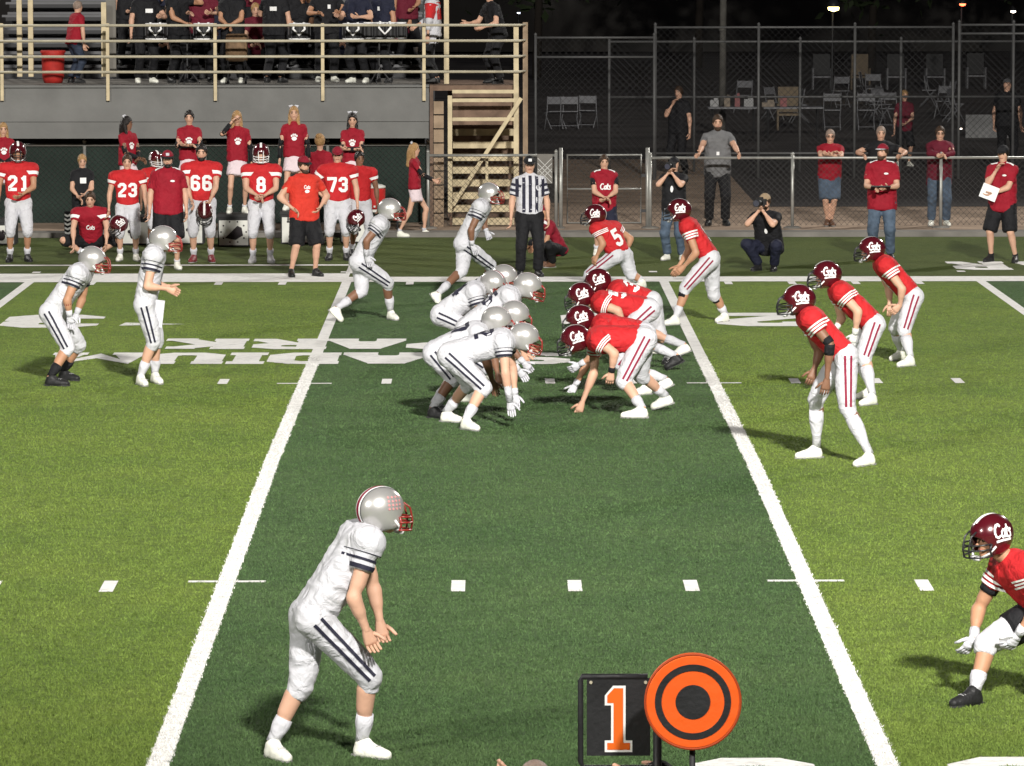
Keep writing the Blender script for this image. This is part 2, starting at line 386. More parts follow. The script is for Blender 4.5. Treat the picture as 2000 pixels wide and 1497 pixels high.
def logo_mesh(side):
    V = []; F = []
    for k, (ch, x) in enumerate((('c1', 0), ('a1', .52), ('t1', .92), ('s1', 1.22), ('u', 0))):
        sts = GL[ch] if ch != 'u' else [[(.2, -.22), (.8, -.12), (1.7, -.1)]]
        for st in sts:
            for_l = strip([(px+x, py) for px, py in st], .16, .12)
            b = len(V)
            for l, r in for_l:
                for q in (l, r):
                    x2 = -(q[0]-.86)*.078*side; z2 = (q[1]-.4)*.092+.045
                    hx = -.022+(x2)
                    h = HEL_BVH.ray_cast(Vector((hx, side*.4, z2)), Vector((0, -side, 0)))
                    p = h[0] if h[0] else Vector((hx, side*.11, z2)); V.append((p[0], p[1]+side*(.003+.0006*k), p[2]))
            for i in range(len(for_l)-1): F.append((b+2*i, b+2*i+1, b+2*i+3, b+2*i+2))
    return fast_mesh('helmet_lettering', V, F, True, [M_NUMW])
HEL_LOGO = {1: logo_mesh(-1), -1: logo_mesh(1)}
def star_mesh():
    b = MB()                                           # rows of small round reward decals on the silver helmets
    for s in (-1, 1):
        for i in range(4):
            for j in range(4):
                x = -.01+i*.026; z = .03+j*.022
                h = HEL_BVH.ray_cast(Vector((x, s*.4, z)), Vector((0, -s, 0)))
                if h[0] is None: continue
                n = h[1] if h[1].dot(Vector((0, s, 0))) > 0 else -h[1]
                t = n.cross(Vector((0, 0, 1))).normalized(); w = n.cross(t); c = h[0]+n*.003
                b.add([tuple(c+(t*math.cos(q)+w*math.sin(q))*.0085) for q in np.linspace(0, 2*math.pi, 6, False)], [tuple(range(6))])
    return fast_mesh('award_decals', b.V, b.F, False, [mat('decal_rose', (.55, .25, .25), .6)])
HEL_STARS = star_mesh()

def frame(f, u):
    f = nrm(f); u = np.asarray(u, float); u = nrm(u-f*(u@f)); l = np.cross(u, f)
    return np.stack([f, l, u], 1)
def M4(R, t):
    m = Matrix([[R[0, 0], R[0, 1], R[0, 2], t[0]], [R[1, 0], R[1, 1], R[1, 2], t[1]], [R[2, 0], R[2, 1], R[2, 2], t[2]], [0, 0, 0, 1]]); return m
def put_helmet(parent, kind, c, f, u, mask, name='helmet', sc=1.0, stars=False, strap=True):
    R = frame(f, u)
    h = link(name, HEL_SHELL[kind], parent); h.matrix_local = M4(R, c) @ Matrix.Scale(sc, 4)
    for s in HEL_STRIPES[kind]: link('stripe', s, h)
    link('facemask', HEL_MASK[mask], h)
    if strap: link('chin_strap', HEL_STRAP, h)
    if kind == 'maroon':
        for s in (1, -1): link('lettering', HEL_LOGO[s], h)
    if stars: link('award_decals', HEL_STARS, h)
    return h

def ik(S, T, l1, l2, pole):
    S = np.asarray(S, float); T = np.asarray(T, float); d = T-S; L = np.linalg.norm(d)
    if L > (l1+l2)*.995: T = S+d/L*(l1+l2)*.995; d = T-S; L = np.linalg.norm(d)
    x = d/L; a = (l1*l1-l2*l2+L*L)/(2*L); h = math.sqrt(max(l1*l1-a*a, 0))
    p = np.asarray(pole, float); p = nrm(p-x*(p@x))
    return S+x*a+p*h, T
def hand_geo(b, wr, d, thumb, curl=.35, size=1.0):
    """palm and five unequal fingers; d along the hand, thumb = direction of the thumb side"""
    d = nrm(d); t = np.asarray(thumb, float); t = nrm(t-d*(t@d)); n = np.cross(d, t)
    rings = []
    for s, wd, th in ((-.01, .026, .024), (.03, .036, .02), (.07, .043, .016), (.092, .042, .013)):
        c = wr+d*s*size; rings.append([c+(t*wd*math.cos(q)+n*th*math.sin(q))*size for q in np.linspace(0, 2*math.pi, 8, False)])
    V = [p for r in rings for p in r]; F = [(i*8+j, i*8+(j+1) % 8, (i+1)*8+(j+1) % 8, (i+1)*8+j) for i in range(3) for j in range(8)]+[tuple(range(24, 32))]
    b.add(V, F)
    for off, L in ((.031, .072), (.0105, .082), (-.0105, .076), (-.031, .06)):
        p = wr+(d*.088+t*off)*size; P = [p]; q = d; a = curl
        for k in range(3):
            q = nrm(q*math.cos(a)+n*math.sin(a)); P.append(P[-1]+q*L*(.42, .32, .26)[k]*size)
        b.tube(P, [.0098*size, .0094*size, .0088*size, .0068*size], 6)
    p = wr+(d*.03+t*.03)*size; q = nrm(d*.7+t*.75+n*.25); P = [p, p+q*.036*size]
    q = nrm(q+d*.5+n*.25); P.append(P[-1]+q*.03*size); P.append(P[-1]+nrm(q+n*.3)*.022*size)
    b.tube(P, [.0145*size, .012*size, .0105*size, .008*size], 6)

def vnoise(P):
    i = np.floor(P).astype(np.int64); f = P-i; f = f*f*(3-2*f); r = 0
    for a in (0, 1):
        for b in (0, 1):
            for c in (0, 1):
                h = ((i[:, 0]+a)*73856093) ^ ((i[:, 1]+b)*19349663) ^ ((i[:, 2]+c)*83492791); h = (h*1103515245+12345) & 0xffff
                w = (f[:, 0] if a else 1-f[:, 0])*(f[:, 1] if b else 1-f[:, 1])*(f[:, 2] if c else 1-f[:, 2]); r = r+w*(h/65535.)
    return r
def folds(V, Q, amp=.012, seed=0.0, ax=(0, 0, 1.0)):
    n = np.cross(V[Q[:, 2]]-V[Q[:, 0]], V[Q[:, 3]]-V[Q[:, 1]]); N_ = np.zeros_like(V)
    for k in range(4): np.add.at(N_, Q[:, k], n)
    N_ /= np.linalg.norm(N_, axis=1)[:, None]+1e-9
    ax = nrm(ax); al = V@ax; X = V+np.outer(al, ax)*.9+seed*3.7        # folds run across the limb or trunk
    a = vnoise(X*9+vnoise(X*5)[:, None]*1.4); b = vnoise(X*19+5.1)
    d = (1-np.abs(2*a-1)*2)*.5*amp+(b-.5)*amp*.5
    return V+N_*d[:, None]
def put(name, V, Q, m, parent): return link(name, fast_mesh(name, V, Q, True, [m]), parent)
def decal_strips(name, strips, fn, m, parent):
    V, F = strips_mesh(strips, fn); return link(name, fast_mesh(name, V, F, True, [m]), parent)
def caster(V, Q):
    bv = BVHTree.FromPolygons(np.asarray(V).tolist(), np.asarray(Q).tolist())
    def f(o, d, reach=.6):
        h = bv.ray_cast(Vector(o), Vector(d), reach); return None if h[0] is None else np.array(h[0])
    return f

def person(J, S, name, label, group=None, base=None, cat='person'):
    """J: joints (world), S: outfit; one Empty at the base, the body and each garment as children"""
    base = np.asarray(base, float)
    J = {k: (np.asarray(v, float)-base if k not in ('fwd', 'lat', 'hf', 'hu') else nrm(v)) for k, v in J.items()}
    root = thing(name, label, cat, base, group)
    vox = S.get('vox', .015); B = S.get('bulk', 1.0); sc = S.get('scale', 1.0); G = S.get('g', 1.0)*sc
    sk = SKIN[S.get('skin', 'a')]
    ch, pe, hd, lat = J['chest'], J['pelvis'], J['head'], J['lat']
    td = nrm(ch-pe); fr = J['fwd']-td*(J['fwd']@td); fr = nrm(fr)
    hf, hu = J['hf'], J['hu']; R = frame(hf, hu); loc = lambda x, y, z: hd+R@(np.array([x, y, z])*sc)
    fem = S.get('fem', False); chw = .075 if fem else .085
    # --- body
    P = [cone(ch-td*.05*sc+lat*chw*sc, pe+lat*.06*sc, .088*G*B, .098*G*B, .06), cone(ch-td*.05*sc-lat*chw*sc, pe-lat*.06*sc, .088*G*B, .098*G*B, .06),
         cone(J['sh_a'], J['sh_b'], .05*G, .05*G, .05), cone(ch-td*.02, loc(-.018, 0, -.05), .06*G, .056*G, .04)]
    for s in 'ab':
        P += [cone(J['sh_'+s], J['el_'+s], .050*G*(B*.5+.5), .041*G, .03), cone(J['el_'+s], J['wr_'+s], .040*G*(B*.4+.6), .027*G, .02), cone(J['el_'+s]+(J['wr_'+s]-J['el_'+s])*.12, J['el_'+s]+(J['wr_'+s]-J['el_'+s])*.42, .044*G*(B*.4+.6), .038*G, .03), cone(J['sh_'+s]+(J['el_'+s]-J['sh_'+s])*.45+fr*.012, J['sh_'+s]+(J['el_'+s]-J['sh_'+s])*.75+fr*.010, .046*G*(B*.5+.5), .042*G, .03)]
        kn, an = J['kn_'+s], J['an_'+s]; back = nrm(np.cross(lat, nrm(an-kn))); back = back if back@J['fwd'] < 0 else -back
        P += [cone(J['hip_'+s], kn, .085*G*B, .056*G, .04), cone(kn, an, .054*G, .037*G, .03), cone(kn+(an-kn)*.2+back*.02, kn+(an-kn)*.48+back*.016, .054*G, .046*G, .03)]
    P += [ell(loc(-.008, 0, .012), np.array([.098, .077, .112])*sc, R, .02), cone(loc(.028, 0, -.045), loc(.052, 0, -.092), .056*sc, .034*sc, .03),
          cone(loc(.092, 0, .0), loc(.108, 0, -.032), .010*sc, .015*sc, .012)]
    for y in (-1, 1): P.append(ell(loc(-.005, y*.079, -.012), np.array([.02, .011, .032])*sc, R, .01))
    if not S.get('shoes'):
        for s in 'ab': P.append(cone(J['heel_'+s]+np.array([0, 0, .04]), J['toe_'+s]+np.array([0, 0, .025]), .036, .028, .02))
    V, Q = blob(P, vox*1.12)
    nq = len(Q); mb = MB(); mb.V = V.tolist(); mb.F = [tuple(q) for q in Q.tolist()]; mb.M = [0]*nq
    gl = S.get('gloves'); hb = {}
    for s in 'ab':
        if S.get('nohand_'+s): continue
        tgt = MB() if (gl and s in S.get('glove_on', 'ab')) else mb
        hdir = J.get('hd_'+s); hdir = nrm(hdir+base) if hdir is not None else nrm(J['wr_'+s]-J['el_'+s])
        th = S.get('thumb_'+s, J['fwd']*.8+np.array([0, 0, .35]))
        hand_geo(tgt, J['wr_'+s], hdir, th, S.get('curl_'+s, .55), 1.08*sc)
        if tgt is not mb: hb[s] = tgt
    if not S.get('helmet') or True:                       # eyes, brows and mouth
        mb.m = 1
        for y in (-1, 1):
            mb.lathe([(.002, -.004), (.011*sc, 0), (.002, .004)], 8, loc(.083, y*.033, .002), R@np.array([[0, 0, 1], [1, 0, 0], [0, 1, 0]]))
            mb.tube([loc(.085, y*.014, .022), loc(.088, y*.034, .027), loc(.075, y*.052, .02)], .0055*sc, 5)
        mb.m = 2; mb.tube([loc(.078, -.024, -.062), loc(.089, 0, -.06), loc(.078, .024, -.062)], .0058*sc, 5)
    body = mb.build('body', [sk, HAIR[S['hair'][0]] if S.get('hair') and S['hair'][0] in ('brown', 'dark') else M_DARK, M_LIP], root, smooth=True)
    for s, t in hb.items():
        t.tube([J['wr_'+s]-nrm(J['wr_'+s]-J['el_'+s])*.06, J['wr_'+s]-nrm(J['wr_'+s]-J['el_'+s])*.02, J['wr_'+s]+nrm(J['wr_'+s]-J['el_'+s])*.01], [.037*sc, .036*sc, .031*sc], 10)
        t.build('glove', S['glove_mat'], root, smooth=True)
    # --- trousers, shorts, skirt
    bt = S.get('bottom')
    if bt:
        kind, m = bt[0], bt[1]; ext = .016*sc
        Pp = [cone(J['hip_a'], J['hip_b'], .102*G*B+ext*.3, .102*G*B+ext*.3, .05), cone(pe+td*.09*sc+lat*.045*sc, pe+lat*.05*sc, .088*G*B+ext, .098*G*B+ext*.5, .05), cone(pe+td*.09*sc-lat*.045*sc, pe-lat*.05*sc, .088*G*B+ext, .098*G*B+ext*.5, .05)]
        for s in 'ab':
            hp, kn, an = J['hip_'+s], J['kn_'+s], J['an_'+s]
            if kind == 'knee':                                    # football breeches end under the knee
                Pp += [cone(hp, kn, .096*G*B+ext, .070*G+ext*.3, .04), cone(hp+(kn-hp)*.45+J['fwd']*.02, hp+(kn-hp)*.8+J['fwd']*.02, .085*G*B, .078*G, .04), cone(kn, kn+(an-kn)*.22, .071*G, .063*G, .03, True)]
            elif kind == 'long': Pp += [cone(hp, kn, .088*G*B+ext, .066*G+ext, .04), cone(kn, kn+(an-kn)*.97, .064*G+ext, .058*G+ext, .04, True)]
            elif kind == 'shorts': Pp += [cone(hp, hp+(kn-hp)*1.0, .092*G*B+ext, .088*G*B+ext, .04, True)]
            elif kind == 'tights': Pp += [cone(hp, kn, .088*G+.004, .058*G+.004, .04), cone(kn, kn+(an-kn)*.97, .056*G+.004, .042*G, .03, True), cone(kn+(an-kn)*.2, kn+(an-kn)*.45, .054*G, .048*G, .03)]
        if kind == 'skirt':
            mid = (J['kn_a']+J['kn_b'])/2; Pp = [cone(pe+td*.1*sc, pe+(mid-pe)*.10, .10*G, .125*G, .05), cone(pe+lat*.05, pe+lat*.07+(mid-pe)*.58, .12*G, .15*G, .05, True), cone(pe-lat*.05, pe-lat*.07+(mid-pe)*.58, .12*G, .15*G, .05, True)]
        Vp, Qp = blob(Pp, vox); Vp = folds(Vp, Qp, .009 if kind != 'tights' else .004, base[0])
        pants = put({'knee': 'pants', 'long': 'trousers', 'shorts': 'shorts', 'tights': 'leggings', 'skirt': 'skirt'}[kind], Vp, Qp, m, root)
        if len(bt) > 2:                                            # two stripes down the outside of each leg
            cast = caster(Vp, Qp)
            for s, sg in (('a', 1), ('b', -1)):
                hp, kn = J['hip_'+s], J['kn_'+s]; ax = nrm(kn-hp); o = lat*sg; o = nrm(o-ax*(o@ax)); w = np.cross(ax, o)
                for off in (-.030, .030):
                    L = []
                    for t in np.linspace(.0, 1.0, 30):
                        c = hp+(kn-hp)*t; pr = []
                        for e in (-.0105, .0105):
                            h = cast(c+o*.4*sc+w*(off*(1-.25*t)+e)*sc, -o)
                            pr.append(None if h is None else h+o*.0065)
                        L.append(pr)
                    b = MB()
                    for i in range(len(L)-1):
                        q = [L[i][0], L[i][1], L[i+1][1], L[i+1][0]]
                        if any(x is None for x in q): continue
                        if np.linalg.norm(q[0]-q[3]) > .12: continue
                        b.add(q, [(0, 1, 2, 3)])
                    if b.F: b.build('stripe', bt[2], pants)
    # --- upper garment
    tp = S.get('top')
    if tp:
        m, slv = tp['mat'], tp.get('sleeve', .5); pads = tp.get('pads', False); tuck = tp.get('tuck', pads); e = .014*sc
        low = pe+td*.0*sc if tuck else pe-td*tp.get('hem', .07)*sc
        r1 = (.115 if pads else .095 if fem else .10)*G*B+e; r2 = (.098 if tuck else .118)*G*B+e+.006; lo_ = .055 if tuck else .068
        a_, b_ = J['sh_a'], J['sh_b']
        Pt = [cone(ch-td*.06*sc+lat*chw*sc, low-td*.06+lat*lo_*sc, r1, r2, .07), cone(ch-td*.06*sc-lat*chw*sc, low-td*.06-lat*lo_*sc, r1, r2, .07)]
        if tp.get('belly'): Pt.append(ell(pe+td*.14*sc+fr*.075, (.15, .15, .16), np.eye(3), .06))
        rs = .075 if pads else .05
        Pt += [cone(a_+(b_-a_)*.04+td*.0, b_+(a_-b_)*.04+td*.0, (rs+.012)*G, (rs+.012)*G, .05), cone(ch+td*.03*sc, ch-td*.05*sc, .075*G, .11*G, .04)]
        if pads: Pt += [ell(a_-td*.005*sc, np.array([.108, .098, .082])*G, frame(fr, td), .04), ell(b_-td*.005*sc, np.array([.108, .098, .082])*G, frame(fr, td), .04)]
        for s in 'ab':
            sh, el, wr = J['sh_'+s], J['el_'+s], J['wr_'+s]; q0 = .078 if pads else .062; q1 = .070 if pads else .058
            if slv <= 1: Pt.append(cone(sh, sh+(el-sh)*slv, q0*G*(B*.5+.5), q1*G*(B*.5+.5), .03, True))
            else: Pt += [cone(sh, el, q0*G, .056*G, .03), cone(el, el+(wr-el)*(slv-1), .056*G, .042*G, .03, True)]
        Vt, Qt = blob(Pt, vox, sub=[cone(low, low-td*.6, .25*sc if slv <= 1 else .19*sc, .25*sc if slv <= 1 else .19*sc, .01, False, True)]); Vt = folds(Vt, Qt, .016 if not pads else .010, base[0], td)
        top = put(tp.get('name', 'jersey'), Vt, Qt, m, root); cast = caster(Vt, Qt)
        def flat_on(c, u, v, n, z):
            def fn(x, y, k):
                o = c+u*x+v*y; h = cast(o+n*.45, -n)
                return (h if h is not None else o+n*.12)+n*(.0065+.0006*k+z)
            return fn
        for num in tp.get('numbers', []):
            txt, sd, hh, m2 = num[:4]; dz = num[4] if len(num) > 4 else 0.0
            n = fr*sd; u = np.cross(-n, td); c = ch+(pe-ch)*(.50+dz)-td*hh/2*1.0+lat*(num[5] if len(num) > 5 else 0)
            st = glyphs(txt, hh*sc, .20, adv=.74, seg=.02)
            decal_strips('number', st, flat_on(c, u, td, n, 0), m2, top)
        for (cx, cz, w, h, sd, m2, nm) in tp.get('patches', []):
            n = fr*sd; u = np.cross(-n, td); c = ch+(pe-ch)*cz+u*cx
            e_ = lambda x: h/2*math.sqrt(max(0.02, 1-(2*x/w)**2)) if nm in ('paw_print', 'emblem', 'crest') else h/2
            st = [[(np.array([x, -e_(x)]), np.array([x, e_(x)])) for x in np.linspace(-w/2, w/2, 9)]]
            if nm == 'paw_print':
                st = []
                for (ox, oy, rx, ry) in ((0, -.015, .042, .034), (-.042, .028, .014, .018), (-.015, .046, .014, .019), (.015, .046, .014, .019), (.042, .028, .014, .018)):
                    st.append([(np.array([ox+x, oy-ry*math.sqrt(max(.03, 1-(x/rx)**2))]), np.array([ox+x, oy+ry*math.sqrt(max(.03, 1-(x/rx)**2))])) for x in np.linspace(-rx, rx, 7)])
            if nm == 'lettering':
                st = []
                for chx, x0 in (('c1', 0), ('a1', .52), ('t1', .92), ('s1', 1.22)):
                    for s_ in GL[chx]: st.append([(l*h*1.1, r*h*1.1) for l, r in strip([(x+x0-.86, y-.5) for x, y in s_], .17, .2)])
            decal_strips(nm, st, flat_on(c, u, td, n, 0), m2, top)
        for (t0, t1, m2) in tp.get('rings', []):                   # bands round the sleeves
            for s in 'ab':
                sh, el = J['sh_'+s], J['el_'+s]; ax = nrm(el-sh); x = nrm(np.cross(ax, fr+.01)); y = np.cross(ax, x); b = MB(); Lr = []
                for q in np.linspace(0, 2*math.pi, 25):
                    d = x*math.cos(q)+y*math.sin(q); pr = []
                    for t in (t0, t1):
                        c = sh+(el-sh)*t; h = cast(c+d*.16*sc, -d, .155*sc); pr.append(None if h is None else h+d*.0065)
                    Lr.append(pr)
                for i in range(24):
                    q = [Lr[i][0], Lr[i][1], Lr[i+1][1], Lr[i+1][0]]
                    if any(v is None for v in q) or max(np.linalg.norm(q[0]-q[3]), np.linalg.norm(q[1]-q[2])) > .07: continue
                    b.add(q, [(0, 1, 2, 3)])
                if b.F: b.build('sleeve_stripe', m2, top)
        if tp.get('vstripes'):                                     # an official's upright stripes
            for xo in np.arange(-.19, .2, .095):
                for sd in (1, -1):
                    n = fr*sd; u = np.cross(-n, td); c = ch+u*xo; L = []
                    for t in np.linspace(-.10, .93, 20):
                        pr = []
                        for ee in (-.024, .024):
                            o = ch+(pe-ch)*t+u*(xo+ee); h = cast(o+n*.45, -n, .5); pr.append(None if h is None else h+n*.0045)
                        L.append(pr)
                    b = MB()
                    for i in range(len(L)-1):
                        q = [L[i][0], L[i][1], L[i+1][1], L[i+1][0]]
                        if any(v is None for v in q): continue
                        b.add(q, [(0, 1, 2, 3)])
                    if b.F: b.build('stripe', M_NUMN, top)
        if tp.get('collar'):
            b = MB(); b.tube([ch+td*.055*sc+lat*.06*sc*math.cos(q)+fr*(.055*math.sin(q)+.01)*sc for q in np.linspace(0, 2*math.pi, 12, False)], .016*sc, 6, closed=True)
            b.build('collar', tp['collar'], top, smooth=True)
        if tp.get('piping'):                                       # light band along each shoulder
            for sg, s in ((1, 'a'), (-1, 'b')):
                L = []
                for t in np.linspace(.38, 1.0, 7):
                    c = ch+(J['sh_'+s]-ch)*t; pr = []
                    for ee in (.0, .035):
                        o = c+fr*(.02+ee); h = cast(o+td*.35, -td, .4); pr.append(None if h is None else h+td*.005)
                    L.append(pr)
                b = MB()
                for i in range(6):
                    q = [L[i][0], L[i][1], L[i+1][1], L[i+1][0]]
                    if any(v is None for v in q): continue
                    b.add(q, [(0, 1, 2, 3)])
                if b.F: b.build('shoulder_band', tp['piping'], top)
    for nm, s, j0, j1, t0, t1, r, m in S.get('bands', []):          # arm sleeves, wrist and knee bands
        a, c = J[j0+'_'+s], J[j1+'_'+s]; b = MB(); b.tube([a+(c-a)*t for t in np.linspace(t0, t1, 4)], [r*sc, r*sc*1.02, r*sc, r*sc*.97], 12); b.build(nm, m, root, smooth=True)
    # --- socks and shoes
    for s in 'ab':
        kn, an, he, to = J['kn_'+s], J['an_'+s], J['heel_'+s], J['toe_'+s]; fd = nrm(to-he)
        un = np.array([0, 0, 1.0]); un = nrm(un-fd*(un@fd))
        if S.get('socks'):
            m, hh = S['socks'][:2]; b = MB(); k0 = an+(kn-an)*hh
            b.tube([k0, k0+(an-k0)*.3, k0+(an-k0)*.7, an], [(.038+.034*hh)*G+.004, (.040+.034*hh)*G+.005, .044*G, .042*G], 12, cap=True); b.build('sock', m, root, smooth=True)
        if S.get('shoes'):
            m = SH[S['shoes']]; vx = min(vox, .0135)
            hc = he+fd*.05*sc+un*.036*sc; tc = to-fd*.038*sc+un*.030*sc
            Vs, Qs = blob([cone(hc, tc, .043*sc, .036*sc, .03), cone(hc+fd*.09*sc-un*.005, hc+fd*.15*sc-un*.005, .047*sc, .045*sc, .03), cone(hc+fd*.02*sc, an+un*.0, .045*sc, .044*sc, .03, True), cone(hc+fd*.1*sc+un*.02*sc, an+fd*.02*sc, .034*sc, .038*sc, .03)], vx,
                          cuts=[(he+un*.004, -un)], it=1)
            so = put('shoe', Vs, Qs, m, root)
            b = MB(); b.prism([(.0, -.03), (.03, -.042), (.13, -.036), (.2, -.046), (.255, -.034), (.282, 0), (.255, .034), (.2, .046), (.13, .036), (.03, .042), (.0, .03)], 0, .016,
                              lambda x, y, z: he+fd*(x*np.linalg.norm(to-he)/.282)+np.cross(un, fd)*y*sc+un*(z+.001))
            if vox < .016:
                lb = MB(); sd = np.cross(un, fd)
                for t_ in (.085, .105, .125, .145): q_ = hc+fd*t_*sc+un*(.052-.16*(t_-.085))*sc; lb.tube([q_-sd*.026*sc, q_+un*.004, q_+sd*.026*sc], .0035*sc, 5)
                lb.build('laces', SH['grey'], so)
                cb = MB()
                for cx_, cy_ in ((.03, -.02), (.03, .02), (.17, -.03), (.17, .03), (.23, -.02), (.23, .02)): cb.tube([he+fd*cx_*sc+sd*cy_*sc+un*.004, he+fd*cx_*sc+sd*cy_*sc-un*.008], .006, 5)
                cb.build('cleats', M_SOLED, so)
            b.build('sole', M_SOLE if S['shoes'] == 'white' else M_SOLED if S['shoes'] in ('black',) else M_SOLE, so)
    # --- head gear
    if S.get('helmet'):
        kind, mask = S['helmet'][:2]
        put_helmet(root, kind, hd+R@np.array([.0, 0, .012]), hf, hu, mask, sc=1.06*sc, stars=S.get('stars', False))
    hr = S.get('hair')
    if hr:
        m = HAIR[hr[0]]; hl = hr[1]
        Ph = [ell(loc(-.016, 0, .022), np.array([.108, .089, .116])*sc, R, .02)]
        cut = [(loc(.052, 0, .012), R@nrm(np.array([.86, 0, -.5])))]
        if hl == 'short': cut.append((loc(-.03, 0, -.055), R@np.array([0, 0, -1.0])))
        Vh, Qh = blob(Ph, .012*sc, cuts=cut)
        ho = put('hair', Vh, Qh, m, root)
        if hl in ('long', 'bun', 'tail'):
            Pl = [cone(loc(-.05, 0, .02), loc(-.075, 0, -.10), .075*sc, .06*sc, .03)]
            if hl == 'long': Pl += [cone(loc(-.03, y*.06, -.02), loc(.03, y*.085, -.26), .04*sc, .028*sc, .03) for y in (-1, 1)]+[cone(loc(-.06, 0, -.05), loc(-.095, 0, -.3), .075*sc, .05*sc, .04)]
            if hl == 'bun': Pl = [ell(loc(-.09, 0, .085), np.array([.055, .055, .05])*sc, R, .02)]
            if hl == 'tail': Pl = [cone(loc(-.09, 0, .05), loc(-.14, 0, .0), .035*sc, .04*sc, .03), cone(loc(-.14, 0, .0), loc(-.13, 0, -.2), .04*sc, .02*sc, .03)]
            Vh, Qh = blob(Pl, .012*sc); put('hair', Vh, Qh, m, root)
        if len(hr) > 2 and hr[2] == 'bow':
            b = MB()
            for y in (-1, 1): b.tube([loc(-.06, 0, .115), loc(-.065, y*.03, .14), loc(-.065, y*.075, .13), loc(-.06, y*.06, .105)], [.008*sc, .02*sc, .024*sc, .012*sc], 6)
            b.build('hair_bow', C['white'], root, smooth=True)
        if len(hr) > 2 and hr[2] == 'beard':
            Vh, Qh = blob([cone(loc(.03, 0, -.06), loc(.058, 0, -.098), .058*sc, .040*sc, .02), cone(loc(.01, -.062, -.04), loc(.05, -.02, -.098), .02, .03, .03), cone(loc(.01, .062, -.04), loc(.05, .02, -.098), .02, .03, .03)], .010, cuts=[(loc(0, 0, -.05), R@np.array([.25, 0, 1.0]))])
            put('beard', Vh, Qh, m, root)
    cp = S.get('cap')
    if cp:
        Vh, Qh = blob([ell(loc(-.012, 0, .03), np.array([.112, .093, .110])*sc, R, .02)], .010*sc, cuts=[(loc(0, 0, .045), R@np.array([-.08, 0, -1.0]))])
        co = put('cap', Vh, Qh, cp[0], root); b = MB(); n = 9; A = np.linspace(-1.15, 1.15, n); Vb = []
        for z in (.052, .044):
            for q in A: Vb.append(loc(.095*math.cos(q)*.9-.008, .088*math.sin(q), z))
            for q in A: Vb.append(loc(.06+.125*math.cos(q*1.2)*1.0, .082*math.sin(q), z-.022*max(math.cos(q), 0)))
        F = [(i, i+1, n+i+1, n+i) for i in range(n-1)]+[(2*n+i+1, 2*n+i, 3*n+i, 3*n+i+1) for i in range(n-1)]+[(n+i, n+i+1, 3*n+i+1, 3*n+i) for i in range(n-1)]
        b.add(Vb, F); b.build('brim', cp[1] if len(cp) > 1 else cp[0], co, smooth=True)
        if len(cp) > 2:
            b = MB(); b.box(loc(.098, 0, .085), (.008, .05, .04), R); b.build('badge', cp[2], co)
    if S.get('glasses'):
        b = MB()
        for y in (-1, 1): b.tube([loc(.1, y*.034, .004)+R@np.array([0, .024*math.cos(q), .018*math.sin(q)]) for q in np.linspace(0, 2*math.pi, 10, False)], .003, 5, closed=True); b.tube([loc(.1, y*.058, .008), loc(.0, y*.084, .006)], .003, 5)
        b.build('glasses', M_DARK, root)
    return root

